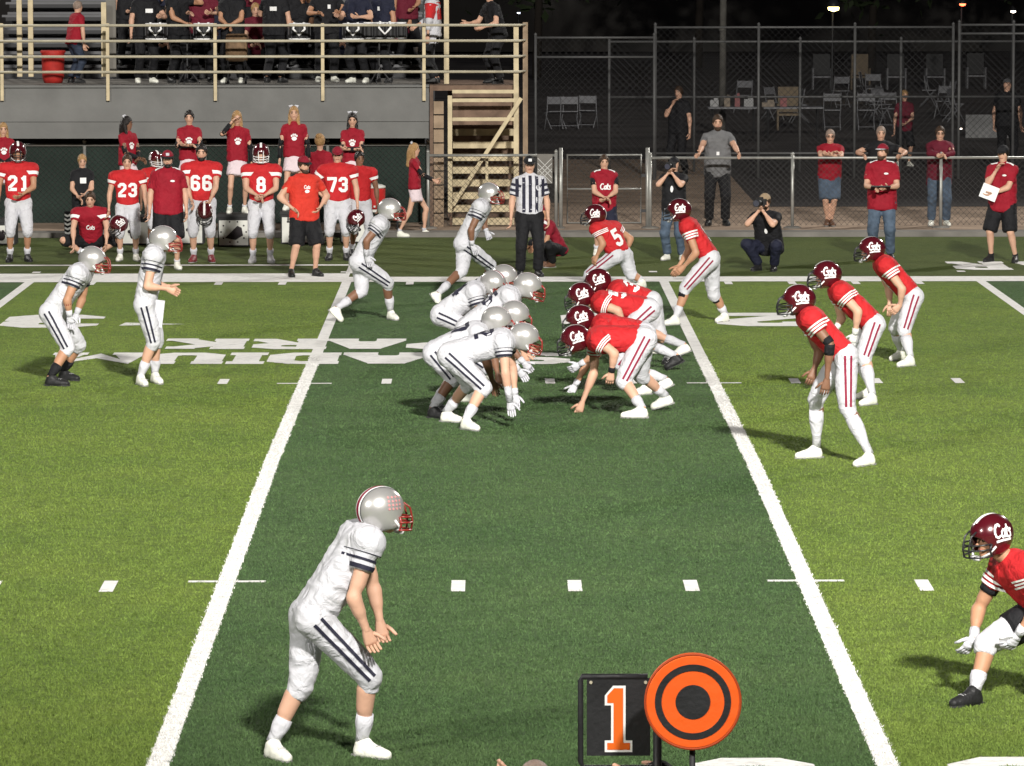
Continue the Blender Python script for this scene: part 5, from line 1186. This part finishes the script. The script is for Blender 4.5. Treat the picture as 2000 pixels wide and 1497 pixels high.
stand(660, 509, 284, 2, SIDE('73', cap=(C['maroon'], C['maroon']), hair=('brown', 'short'), skin='a', bulk=1.12), N, 'sideline player wearing red 73 and a maroon cap', GS, arms=('down', 'hips'), cat='football player')
stand(703, 500, 296, 20, SIDE(None, hair=('dark', 'short'), skin='c'), N, 'dark-haired sideline player beside player 73 with arm hanging free', GS, arms=('down', 'down'), cat='football player')
stand(626, 470, 262, 165, CHEER(hair=('blond', 'bun'), bottom=('tights', C['black'])), P_, 'blond woman in red seen from behind, hair in a bun', None, arms=('down', 'down'))
# boxes that the cheerleaders stand on
M_BOXW = mat('box_white', (.62, .62, .58), .7, vary=.08); M_PRN = mat('print_black', (.02, .015, .018), .7)
YB = 40.6
def cheer_box(u0, u1, vt, vb, Y, label, art):
    a, c = at_y(u0, vb, Y), at_y(u1, vb, Y); w = c[0]-a[0]; zb = float(gz(Y)); h = at_y(u0, vt, Y)[2]-zb
    t = thing('cheer_box', label, 'box', (a[0]+w/2, Y, zb), 'cheer boxes on the sideline')
    b = MB(); b.box((0, .28, h/2), (w-.01, .54, h-.02)); b.build('box_body', M_BLK, t)
    b = MB(); b.box((0, .28, h-.02), (w+.02, .58, .05)); b.build('lid', M_BLK, t)
    b = MB(); b.box((0, -.002, h/2-.03), (w-.05, .012, h-.12)); f = b.build('front_panel', M_BOXW, t)
    b = MB(); y = -.0115
    if art == 'mega':
        b.add([(-.14, y, h*.28), (.03, y, h*.22), (.15, y, h*.36), (.13, y, h*.60), (.06, y, h*.66)], [(0, 1, 2, 3, 4)])
        for i in range(10): q = i*.63; b.lathe([(.014, 0), (.014, .002)], 8, (.82*w/2*math.cos(q)*.95, y, h*.47+h*.33*math.sin(q)*1.0), np.array([[1, 0, 0], [0, 0, -1], [0, 1, 0]]))
    else:
        for k, (x, z, r) in enumerate(((0, .32, .07), (-.08, .44, .028), (-.03, .49, .028), (.03, .49, .028), (.08, .44, .028))): b.lathe([(r, 0), (r, .002)], 14, (x+.02, y, h*z*1.1), np.array([[1, 0, 0], [0, 0, -1], [0, 1, 0]]))
        if art: 
            st = glyphs(art, .15, .16, adv=.7)
            V, F = strips_mesh(st, lambda x, z, k: (x-.04, y-.0005*k, h*.66+z)); b.add(V, F)
    b.build('drawing', M_PRN, f); return zb+h
zt1 = cheer_box(425, 488, 420, 484, YB, 'black-framed white box painted with a megaphone and dots', 'mega')
zt2 = cheer_box(548, 606, 414, 472, YB+.7, 'black-framed white box lettered DS over a paw print', 'DS')
cheer_box(350, 398, 418, 474, YB+.6, 'black-framed white box with a paw print below the clapping cheerleader', '')
zt3 = cheer_box(228, 292, 424, 480, YB+.5, 'black-framed white paw print box under the cheerleader looking along the sideline', '')
zt4 = cheer_box(664, 716, 420, 474, YB+.9, 'black-framed white paw print box under the cheerleader with folded arms', ''); zt5 = cheer_box(-30, 30, 430, 484, YB+.5, 'black-framed white paw print box under the light-haired cheerleader', '')
Q = 'cheerleader'
def cheer(u, vt, Y, z, yaw, S, label, **k):
    S = dict(S); H = at_y(u, vt, Y)[2]-z; return stand(u, 420, vt, yaw, S, Q, label, GC, Y=Y, z=z, H=H, cat='cheerleader', **k)
cheer(8, 240, YB+.8, zt5, 10, CHEER(hair=('blond', 'long')), 'cheerleader with long light hair on the box behind player 21', arms=('clasp', 'clasp'))
cheer(250, 228, YB+.8, zt3, 50, CHEER(hair=('dark', 'long', 'bow'), skin='c'), 'dark-haired cheerleader with white bow looking along the sideline', arms=('clasp', 'clasp'), hyaw=80)
cheer(371, 216, YB+.9, at_y(371, 418, YB+.6)[2], 0, CHEER(hair=('dark', 'tail')), 'cheerleader clapping behind player 66', arms=(((.17, -.10, -.13), (-.3, .9, -.6)), ((.17, -.10, -.13), (-.3, .9, -.6))))
cheer(464, 217, YB+.3, zt1, 10, CHEER(hair=('blond', 'long')), 'cheerleader holding a hand to her face on the megaphone box', arms=('down', 'face'))
cheer(575, 208, YB+1.0, zt2, 4, CHEER(hair=('blond', 'long', 'bow')), 'long-haired blond cheerleader with pale bow on the DS box', arms=('down', 'down'), hpitch=6)
cheer(689, 221, YB+1.2, zt4, 0, CHEER(hair=('dark', 'long', 'bow')), 'dark-haired cheerleader with folded arms behind player 73', arms=('crossed', 'crossed'))
stand(810, 463, 280, 88, CHEER(hair=('blond', 'long', 'bow')), Q, 'blond cheerleader striding past the stairs with palm held out', GC, arms=('down', 'palm'), stagger=.13, cat='cheerleader')
# sideline things
p = ground(133, 470); t = thing('chevron_pad', 'upright black pad with white chevrons beside the squatting player', 'pad', p)
b = MB(); b.box((0, 0, .24), (.11, .11, .48)); b.build('pad', C['black'], t); b = MB()
for i in range(6): z = .05+i*.072; b.add([(-.05, -.058, z), (0, -.058, z-.025), (.05, -.058, z), (.05, -.058, z+.035), (0, -.058, z+.01), (-.05, -.058, z+.035)], [(0, 1, 4, 5), (1, 2, 3, 4)])
b.build('chevron', M_NUMW, t)
def cooler(u, v, Y, label, m):
    p = ground(u, v) if Y is None else at_y(u, v, Y); t = thing('drink_cooler', label, 'cooler', p); b = MB(); b.lathe([(.16, 0), (.18, .05), (.19, .40), (.17, .42)], 18); b.build('tub', m, t, smooth=True)
    b = MB(); b.lathe([(.195, .425), (.195, .46), (.12, .49), (.06, .5)], 18); b.build('lid', C['white'], t, smooth=True); b = MB(); b.box((0, -.2, .06), (.03, .05, .03)); b.build('spigot', M_NUMW, t)
p = ground(738, 455); t = thing('sideline_table', 'low white table by the windscreen carrying a red cooler', 'table', p); b = MB(); b.box((0, 0, .38), (.75, .5, .04)); b.build('tabletop', M_BOXW, t)
for x in (-.33, .33):
    for y in (-.2, .2): b = MB(); b.tube([(x, y, 0), (x, y, .37)], .015, 6); b.build('leg', M_DKMET, t)
M_COOL = mat('cooler_red', (.42, .02, .018), .45)
pp = np.array(p)+np.array([-.05, 0, .402]); t = thing('drink_cooler', 'red drink cooler with white lid on the low table', 'cooler', pp); b = MB(); b.lathe([(.15, 0), (.17, .04), (.18, .33), (.165, .35)], 18); b.build('tub', M_COOL, t, smooth=True)
b = MB(); b.lathe([(.185, .352), (.185, .385), (.12, .41), (.06, .42)], 18); b.build('lid', M_BOXW, t, smooth=True); b = MB(); b.box((0, -.19, .05), (.03, .05, .03)); b.build('spigot', M_BOXW, t)
def held_helmet(u, v, Y, yaw, label, pitch=-60):
    p = at_y(u, v, Y); t = thing('football_helmet', label, 'helmet', p, 'helmets carried on the sideline'); a = math.radians(yaw); q = math.radians(pitch)
    f = np.array([math.cos(a)*math.cos(q), math.sin(a)*math.cos(q), math.sin(q)]); u_ = np.array([-math.cos(a)*math.sin(q), -math.sin(a)*math.sin(q), math.cos(q)]); put_helmet(t, 'maroon', np.zeros(3), f, u_, 'black', name='shell')
held_helmet(400, 414, ground(395, 513)[1]-.28, -90, 'maroon helmet held upside down by player 66'); held_helmet(695, 430, ground(660, 509)[1]-.2, 200, 'maroon helmet hanging from the hand beside player 73', -40); held_helmet(232, 440, ground(250, 510)[1]-.1, 200, 'maroon helmet hanging beside player 23', -30)
# the official
stand(1034, 541, 302, 6, CASUAL('white', 'black', cap=(C['black'], C['black'], M_NUMW), hair=('grey', 'short'), bulk=1.14, top=dict(vstripes=True, collar=C['black'], tuck=True, sleeve=.75, rings=[(.15, .28, M_NUMN), (.42, .55, M_NUMN), (.68, .75, M_NUMN)], name='official_shirt')), P_, 'official in black and white striped shirt and black cap on the sideline', None, arms=('down', 'down'))
stand(1079, 522, 0, -60, CASUAL('maroon', 'black', skin='b', shoes='brown', cap=(C['maroon'], C['white']), bulk=.95, top=dict(sleeve=.8, piping=M_NUMW, patches=[(.0, .4, .2, .2, 1, M_NUMW, 'panel')])), P_, 'ball boy squatting half hidden behind the official', None, arms=('clasp', 'clasp'), H=1.5, sit=.28, lean=30, stance=.06, spread=.4)
# right-hand sideline
stand(1180, 500, 303, 6, CASUAL('dkred', 'navy', 'shorts', hair=('brown', 'short'), top=dict(piping=M_NUMW, hem=.14, name='vest', sleeve=.2, patches=[(0, .42, .14, .09, 1, M_NUMW, 'lettering')]), bands=[('undershirt_sleeve', s, 'sh', 'el', .1, .62, .062, C['black']) for s in 'ab'], socks=(C['white'], .25), shoes='white'), P_, 'young man in wine vest over black sleeves standing at the gate', None, arms=('clasp', 'clasp'))
_, Jc = stand(1316, 509, 304, -18, CASUAL('black', 'jean', cap=(C['black'], C['black']), shoes='white', bulk=1.1, top=dict(patches=[(0, .4, .05, .1, 1, M_NUMW, 'emblem')])), P_, 'photographer standing in black tee and jeans with camera raised', None, arms=('camera', 'camera'), hpitch=-2)
def camera_prop(J, label, s=1.0):
    c = np.asarray(J['head'], float)+nrm(J['hf'])*.17; R = frame(J['hf'], J['hu']); t = thing('camera', label, 'camera', c)
    b = MB(); b.box((0, 0, 0), (.07*s, .14*s, .10*s), R); b.box(R@np.array([0, 0, .06*s]), (.05*s, .05*s, .03*s), R); b.build('camera_body', M_BLK, t)
    b = MB(); b.tube([R@np.array([.03, 0, 0]), R@np.array([.09, 0, 0]), R@np.array([.2*s, 0, 0])], [.04*s, .042*s, .05*s], 14); b.build('lens', M_BLK, t, smooth=True); b = MB(); b.tube([R@np.array([.2*s, 0, 0]), R@np.array([.203*s, 0, 0])], .042*s, 14); b.build('lens_glass', mat('lens_glass', (.05, .05, .07), .08, spec=.8), t)
camera_prop(Jc, 'black camera held up by the standing photographer')
_, Jc = stand(1499, 529, 0, -22, CASUAL('black', 'navy', cap=(C['tan'], C['tan']), hair=('brown', 'short', 'beard'), bulk=1.12, top=dict(patches=[(.02, .4, .05, .08, 1, M_NUMW, 'emblem')])), P_, 'photographer crouching in black with tan cap near the turf edge', None, arms=('camera', 'camera'), H=1.74, sit=.36, lean=22, stance=.085, hpitch=0, spread=.35)
camera_prop(Jc, 'long-lensed camera held by the crouching photographer', 1.1)
ZR = at_y(1400, 309, YF)[2]
def rail_person(u, vt, S, label, arms, lean=10, yaw=0, dy=.42, **k): return stand(u, 440, vt, yaw, S, P_, label, GF, arms=arms, lean=lean, Y=YF+dy, z=zf+.01, **k)
rail_person(1401, 214, CASUAL('grey', 'black', hair=('brown', 'short', 'beard'), bulk=1.12, top=dict(hem=.14, patches=[(0, .52, .05, .06, 1, M_NUMW, 'lanyard_card')])), 'tall bearded man in grey tee leaning both hands on the rail', arms=(((.16, YF-.02, ZR+.03), (0, .5, -1), 'dx'), ((-.16, YF-.02, ZR+.03), (0, .5, -1), 'dx')), lean=7, dy=.64, H=1.90)
rail_person(1620, 251, CASUAL('dkred', 'jean', 'shorts', hair=('grey', 'short'), glasses=True, shoes='brown', top=dict(sleeve=.6)), 'man in red shirt, shorts and glasses with forearms folded on the rail', arms=(((-.20, YF-.04, ZR+.05), (0, 1, -.5), 'dx'), ((.20, YF-.04, ZR+.09), (0, 1, -.5), 'dx')), lean=14, stance=.03)
rail_person(1719, 246, CASUAL('black', 'jean', hair=('grey', 'short'), bulk=1.18), 'man in black shirt with both wrists on the rail behind the tablet coach', arms=(((.14, YF-.02, ZR+.04), (0, 1, -.2), 'dx'), ((-.14, YF-.02, ZR+.04), (0, 1, -.2), 'dx')), lean=10)
rail_person(1834, 245, CASUAL('wine', 'jean', hair=('brown', 'short'), glasses=True, shoes='white', bulk=1.18, top=dict(sleeve=1.85)), 'man in long-sleeved wine pullover with hands clasped on the rail', arms=(((-.16, YF-.10, ZR+.04), (0, 1, -.3), 'dx'), ((.16, YF-.10, ZR+.05), (0, 1, -.3), 'dx')), lean=12)
_, Jt = stand(1722, 508, 278, -8, CASUAL('dkred', 'jean', cap=(C['maroon'], C['white']), hair=('brown', 'short', 'beard'), bulk=1.2, top=dict(POLO, hem=.16)), P_, 'coach in wine polo and jeans holding a tablet', None, arms=('tablet', 'tablet'), hpitch=8, hyaw=-30)
c = (Jt['wr_a']+Jt['wr_b'])/2+Jt['fwd']*.07; t = thing('tablet', 'dark tablet held level by the coach in jeans', 'tablet', c); b = MB(); b.box((0, 0, 0), (.30, .20, .018), np.array([[1, 0, 0], [0, .94, .34], [0, -.34, .94]])); b.build('tablet_case', M_BLK, t); b = MB(); b.box((0, .004, .012), (.27, .17, .003), np.array([[1, 0, 0], [0, .94, .34], [0, -.34, .94]])); b.build('screen', mat('tablet_screen', (.08, .06, .10), .2, spec=.6), t)
_, Jt = stand(1957, 513, 281, -24, CASUAL('dkred', 'black', 'shorts', cap=(C['black'], C['black']), hair=('dark', 'short'), bulk=1.16, top=dict(POLO, hem=.16), socks=(C['black'], .1)), P_, 'coach in wine polo and black shorts with fist at his chin', None, arms=(((.16, -.14, -.20), (-.1, .9, -.8)), 'chin'), hpitch=-3, stance=.13)
c = Jt['wr_a']+Jt['fwd']*.05-Jt['lat']*.04; t = thing('play_sheet', 'white sheet of paper in the hand of the coach with fist at chin', 'paper', c); b = MB(); b.box((0, 0, .02), (.26, .006, .22), np.array([[.93, 0, .36], [0, 1, 0], [-.36, 0, .93]])); b.build('sheet', M_NUMW, t)
# figures in the dark behind the fences
stand(1325, 300, 152, -30, CASUAL('black', 'black', hair=('brown', 'short')), P_, 'dark figure behind the fence near the gate, one forearm bent up', GF, Y=62, z=zf, arms=('down', 'chin'), H=1.8)
stand(1766, 303, 182, 10, CASUAL('wine', 'black', 'shorts', hair=('blond', 'tail'), fem=True, g=.85, shoes='white'), P_, 'girl in maroon shirt and black shorts behind the fence', GF, Y=65, z=zf, H=1.6, arms=('clasp', 'down'))
stand(1966, 312, 160, 160, CASUAL('black', 'black', cap=(C['grey'], C['grey']), bulk=1.3), P_, 'broad dark figure in a grey cap by the leaning board', GF, Y=64.5, z=zf, H=1.85)
# people on the landing and in the band
stand(966, 168, 22, -62, CASUAL('black', 'black', cap=(C['tan'], C['black']), hair=('brown', 'short')), P_, 'man in black with tan cap leaning on the landing rail', None, Y=YG+.62, z=zd, H=1.66, arms=(((.16, .02, -.2), (-.3, .6, -1)), ((.2, .02, -.16), (-.3, .6, -1))), lean=16, hyaw=-30, hpitch=-16)
stand(148, 165, 12, 120, CASUAL('dkred', 'dkjean', hair=('grey', 'short'), top=dict(sleeve=.7)), P_, 'man in red shirt turned away beside the red barrel', GB, Y=YG+1.2, z=zd, H=1.42, lean=10)
BAND = [(285, 'black', 'black', 20, ('drum', 'down'), 'band member in black with white shirt print, next to the grey pillar', 'dark'), (348, 'black', 'black', 40, ('face', 'clasp'), 'band member in black drinking from a cup', 'brown'), (395, 'wine', 'black', 0, ('drum', 'drum'), 'band member in wine shirt behind the first drum rack', 'brown'),
        (455, 'black', 'black', -12, ('clasp', 'clasp'), 'band member in black behind the brown drum case', 'blond'), (537, 'black', 'black', 160, ('drum', 'down'), 'band member in black turned away with white print on the back', 'brown'), (638, 'black', 'black', 10, ('drum', 'drum'), 'band member in black striking the second drum', 'brown'),
        (700, 'navy', 'black', -25, ('drum', 'book'), 'band member in navy between the two white drum racks', 'dark'), (746, 'navy', 'black', -35, ('down', 'clasp'), 'band member in navy polo with small badge', 'brown')]
for i, (u, tc_, bc_, yw, ar, lb, hc) in enumerate(BAND):
    stand(u, 165, -30, yw, CASUAL(tc_, bc_, hair=(hc, 'short'), skin='ab'[i % 2], shoes='white' if i in (0, 3, 5, 6) else 'black', top=dict(patches=[(.03, .30, .13 if i in (0, 4) else .05, .07, -1 if i == 4 else 1, M_NUMW, 'print')] if i in (0, 4, 5, 7) else [])), P_, lb, GB, Y=YG+1.0+.25*(i % 3), z=zd, H=1.72+.04*(i % 3), arms=ar)
for i, (u, row, yw, lb) in enumerate(((250, 2, 20, 'band member in dark clothes standing on the bench beside the pillar'), (320, 3, -10, 'band member standing on the third bench over the drinker'), (375, 2, 30, 'band member standing on the bench between drinker and wine shirt'), (430, 3, 0, 'band member standing on the third bench above the drum case'), (500, 3, -20, 'band member in grey standing high on the third bench'), (570, 2, 15, 'band member standing on the bench behind the middle drum'), (610, 3, 150, 'band member turned away on the third bench'), (660, 3, 0, 'band member standing on the third bench near the second drummer'), (720, 2, -15, 'band member standing on the bench behind the small drums'), (795, 2, 25, 'band member standing on the bench next to the jacket wearer'))):
    stand(u, 100, 0, yw, CASUAL(('black', 'navy', 'grey', 'black', 'wine')[i % 5], 'black', hair=(('brown', 'dark', 'blond')[i % 3], 'short'), skin='ab'[i % 2], vox=.027), P_, lb, GB, Y=YG+3.4+.72*(row-1), z=zd+.22*(row-1), H=1.7+.03*(i % 4), arms=(('clasp', 'down'), ('drum', 'clasp'), ('book', 'book'))[i % 3])
for i, (u, row, lb) in enumerate(((330, 1, 'seated band member in black on the lowest bench by the pillar'), (420, 2, 'seated band member on the second bench behind the drums'), (500, 1, 'seated band member in dark shirt next to the brown case'), (590, 2, 'seated band member in maroon on the second bench'), (670, 1, 'seated band member between the drummers'), (780, 2, 'seated band member at the end of the second bench'))):
    stand(u, 100, 0, 8*(i % 3)-8, CASUAL(('black', 'navy', 'wine')[i % 3], 'black', hair=(('brown', 'dark', 'blond')[i % 3], 'short'), skin='ab'[i % 2], vox=.026), P_, lb, GB, Y=YG+3.3+.72*(row-1)+.05, z=zd+.22*(row-1), H=1.7, sit=.52, lean=6, arms=('clasp', 'clasp'))
stand(845, 165, -18, -100, CASUAL('white', 'black', hair=('brown', 'short'), top=dict(sleeve=1.7, rings=[(.0, .9, C['red'])], patches=[(0, .3, .3, .3, -1, C['red'], 'red_panel')])), P_, 'person in white and red jacket at the end of the stand', GB, Y=YG+.8, z=zd, H=1.72, arms=('down', 'clasp'))
# instruments and clutter on the deck
def drum(u, v, Y, label, r=.18, n=1):
    p = at_y(u, v, Y); t = thing('marching_drum', label, 'drum', (p[0], Y, p[2]), 'marching drums')
    for k in range(n):
        x = (k-(n-1)/2)*r*2.05; b = MB(); b.lathe([(r, -.13), (r, .13)], 20, (x, 0, 0)); b.build('shell', M_BLK, t, smooth=False)
        for z in (-.135, .12): b = MB(); b.lathe([(r*1.03, z), (r*1.03, z+.022)], 20, (x, 0, 0)); b.build('rim', M_NUMW, t)
        b = MB()
        for q in range(8): a = q*math.pi/4; b.tube([(x+r*1.04*math.cos(a), r*1.04*math.sin(a), -.12), (x+r*1.04*math.cos(a), r*1.04*math.sin(a), .12)], .007, 5)
        b.build('tension_rod', M_ALU, t)
    b = MB(); b.tube([(-.08, -r-.03, .16), (-.1, -r-.05, .05), (0, -r-.05, -.06), (.1, -r-.05, .05), (.08, -r-.03, .16)], .022, 6); b.build('carrier', M_NUMW, t, smooth=True)
drum(305, 62, YG+.62, 'snare drum with white carrier worn beside the grey pillar'); drum(399, 62, YG+.62, 'snare drum with white carrier in front of the wine shirt'); drum(585, 62, YG+.62, 'snare drum with white carrier in the middle of the stand'); drum(690, 62, YG+.62, 'snare drum with white carrier next to the row of small drums'); drum(752, 60, YG+.72, 'rack of small drums at the end of the band', .09, 4)
def mstand(u, label):
    x = at_y(u, 165, YG+.6)[0]; t = thing('instrument_stand', label, 'stand', (x, YG+.6, zd), 'instrument stands'); b = MB(); b.tube([(0, 0, .1), (0, 0, .72)], .013, 6); b.build('shaft', M_ALU, t)
    for q in (0.3, 2.4, 4.5): b = MB(); b.tube([(0, 0, .3), (.22*math.cos(q), .22*math.sin(q), .01)], .010, 6); b.build('leg', M_ALU, t)
    b = MB(); b.box((0, 0, .73), (.42, .22, .025)); b.build('tray', M_ALU, t)
mstand(366, 'metal stand with tripod legs beside the first drums'); mstand(741, 'metal stand with tripod legs under the rack of small drums')
p = at_y(462, 100, YG+.62); b = MB(); b.lathe([(.22, -.18), (.24, -.14), (.24, .14), (.22, .18)], 20, (0, 0, 0), np.array([[0, 0, 1], [0, 1, 0], [-1, 0, 0]])); o = b.build('drum_case', mat('case_brown', (.16, .10, .055), .7, bump=.4, vary=.35, vscale=12), None, (p[0], YG+.7, zd+.62), smooth=False); tag(o, 'mottled brown drum case lying on its side', 'drum case')
t = thing('case_stand', 'low dark stand under the brown drum case', 'stand', (p[0], YG+.7, zd)); b = MB()
for x in (-.15, .15):
    b = MB(); b.tube([(x, -.15, 0), (x, .15, .40)], .015, 6); b.build('leg', M_DKMET, t); b = MB(); b.tube([(x, .15, 0), (x, -.15, .40)], .015, 6); b.build('leg', M_DKMET, t)
p = at_y(104, 165, YG+1.3); t = thing('barrel', 'red plastic barrel standing on the deck beside the man in red', 'barrel', (p[0], YG+1.3, zd)); b = MB(); b.lathe([(.16, 0), (.19, .1), (.2, .5), (.21, .52)], 18); b.build('tub', mat('barrel_red', (.38, .025, .02), .6, vary=.2), t, smooth=True); b = MB(); b.lathe([(.22, .52), (.22, .55), (.2, .56)], 18); b.build('rim', mat('barrel_red', (1, 0, 0)), t)
p = at_y(811, 106, YG+.2); b = MB(); b.lathe([(.032, 0), (.045, .12), (.048, .125)], 14); tag(b.build('paper_cup', M_NUMW, None, (at_y(811, 106, YG+3.5)[0], YG+3.9, zd+.41), smooth=True), 'white paper cup left on the lowest bench', 'cup')
# ------------------------------------------------------------------ the chain crew at the near sideline
YN = -17.2
def near(u, v, dy=0): return at_y(u, v, YN+dy)
M_ORG = mat('marker_orange', (.78, .105, .010), .6, bump=.3, bscale=14, vary=.06); M_ORG2 = mat('number_orange', (.74, .13, .010), .6)
M_VINYL = mat('vinyl_black', (.02, .02, .022), .5, bump=.2, vary=.2)
# down marker: frame on a pole with a flip panel
z0 = float(gz(YN)); p = near(1210, 1497); t = thing('down_marker', 'black down marker with white-edged orange number 1 on a hinged panel', 'sign', (p[0], YN, z0))
L = np.array([p[0], YN, z0]); b = MB(); b.tube([near(1265, 1322)-L, near(1137, 1322)-L, near(1134, 1330)-L, near(1134, 1488)-L, near(1140, 1500)-L, near(1284, 1500)-L], .0135, 8); b.build('frame', M_VINYL, t, smooth=True)
b = MB(); q = near(1284, 1400)-L; b.tube([(q[0], 0, 0), (q[0], 0, (near(1284, 1330)-L)[2])], .02, 10); b.build('pole', M_VINYL, t, smooth=True)
a0, a1 = near(1146, 1325)-L, near(1270, 1476)-L; b = MB(); b.box((a0+a1)/2, (a1[0]-a0[0], .012, a0[2]-a1[2])); pn = b.build('flip_panel', M_VINYL, t)
def one(u0, u1, vt, vb, grow, y, m, name):
    A, B = near(u0, vt)-L, near(u1, vb)-L; w = B[0]-A[0]; h = A[2]-B[2]; g = grow
    pts = [(0-g, 0-g), (1*w+g, 0-g), (1*w+g, .11*h+g), (.70*w+g, .11*h+g), (.70*w+g, h+g), (.30*w-g*.4, h+g), (-g, .88*h), (-g, .76*h-g), (.28*w-g, .76*h-g), (.28*w-g, .11*h+g), (-g, .11*h+g)]
    bb = MB(); bb.add([(A[0]+x, y, B[2]+z) for x, z in pts], [(0, 1, 2, 3, 9, 10), (9, 3, 4, 5, 6, 7, 8)]); bb.build(name, m, pn)
one(1186, 1230, 1344, 1464, .011, -.0075, M_NUMW, 'number_edge'); one(1186, 1230, 1344, 1464, 0, -.0095, M_ORG2, 'number')
for u in (1154, 1261): b = MB(); b.lathe([(.008, 0), (.006, .006)], 10, near(u, 1333)-L+np.array([0, -.007, 0]), np.array([[1, 0, 0], [0, 0, -1], [0, 1, 0]])); b.build('grommet', M_RAIL, pn)
# chain marker: padded orange disc with black rings
YD = YN-.35; c = at_y(1353, 1370, YD); R_ = (at_y(1446, 1370, YD)-at_y(1260, 1370, YD))[0]/2; L2 = np.array([c[0], YD, z0]); t = thing('chain_marker', 'padded round orange marker with black bullseye rings on a pole', 'sign', L2)
RY = np.array([[1, 0, 0], [0, 0, -1], [0, 1, 0]]); cc = c-L2
b = MB(); b.lathe([(R_*.97, -.055), (R_, -.045), (R_, .012), (R_*.985, .02), (R_*.96, .024)], 48, cc, RY); d = b.build('disc_pad', M_ORG, t, smooth=False)
for r0, r1, m, nm in ((.66, .80, M_VINYL, 'ring'), (0, .365, M_VINYL, 'bullseye')):
    b = MB(); n = 48; V = []
    if r0:
        for k in range(n): q = 2*math.pi*k/n; V += [(cc[0]+R_*r0*math.cos(q), -.0265, cc[2]+R_*r0*math.sin(q)), (cc[0]+R_*r1*math.cos(q), -.0265, cc[2]+R_*r1*math.sin(q))]
        b.add(V, [(2*k, 2*k+1, (2*k+3) % (2*n), (2*k+2) % (2*n)) for k in range(n)])
    else: b.add([(cc[0]+R_*r1*math.cos(2*math.pi*k/n), -.0265, cc[2]+R_*r1*math.sin(2*math.pi*k/n)) for k in range(n)], [tuple(range(n))])
    b.build(nm, m, d)
b = MB(); b.tube([(cc[0]+R_*math.cos(q), -.018, cc[2]+R_*math.sin(q)) for q in np.linspace(0, 2*math.pi, 48, False)], .006, 6, closed=True); b.build('seam', mat('seam', (.35, .05, .01), .7), d)
b = MB(); b.tube([(0, .03, 0), (0, .03, cc[2])], .014, 8); b.build('pole', M_DKMET, t, smooth=True)
def crew(u, vt, dy, S, label, arms, yaw=180, **k):
    Y = YN+dy; H = at_y(u, vt, Y)[2]-z0; return stand(u, 1490, vt, yaw, S, P_, label, 'chain crew at the near sideline', Y=Y, z=z0, H=H, arms=arms, **k)
crew(1045, 1488, .1, CASUAL('black', 'black', hair=('grey', 'short'), vox=.012, curl_a=1.5), 'grey-haired chain crew member with one fist raised beside the down marker', arms=((tuple(near(964, 1536)), (0, .6, -1), 'abs'), 'down'), yaw=178)
crew(1288, 1490, .25, CASUAL('black', 'black', cap=(C['black'], C['black']), hair=('brown', 'short'), vox=.012, curl_a=1.0, curl_b=1.0), 'chain crew member in black cap gripping the down marker', arms=((tuple(near(1206, 1548, -.04)), (0, .6, -1), 'abs'), (tuple(near(1302, 1508, .3)), (0, .8, -1), 'abs')), yaw=180)
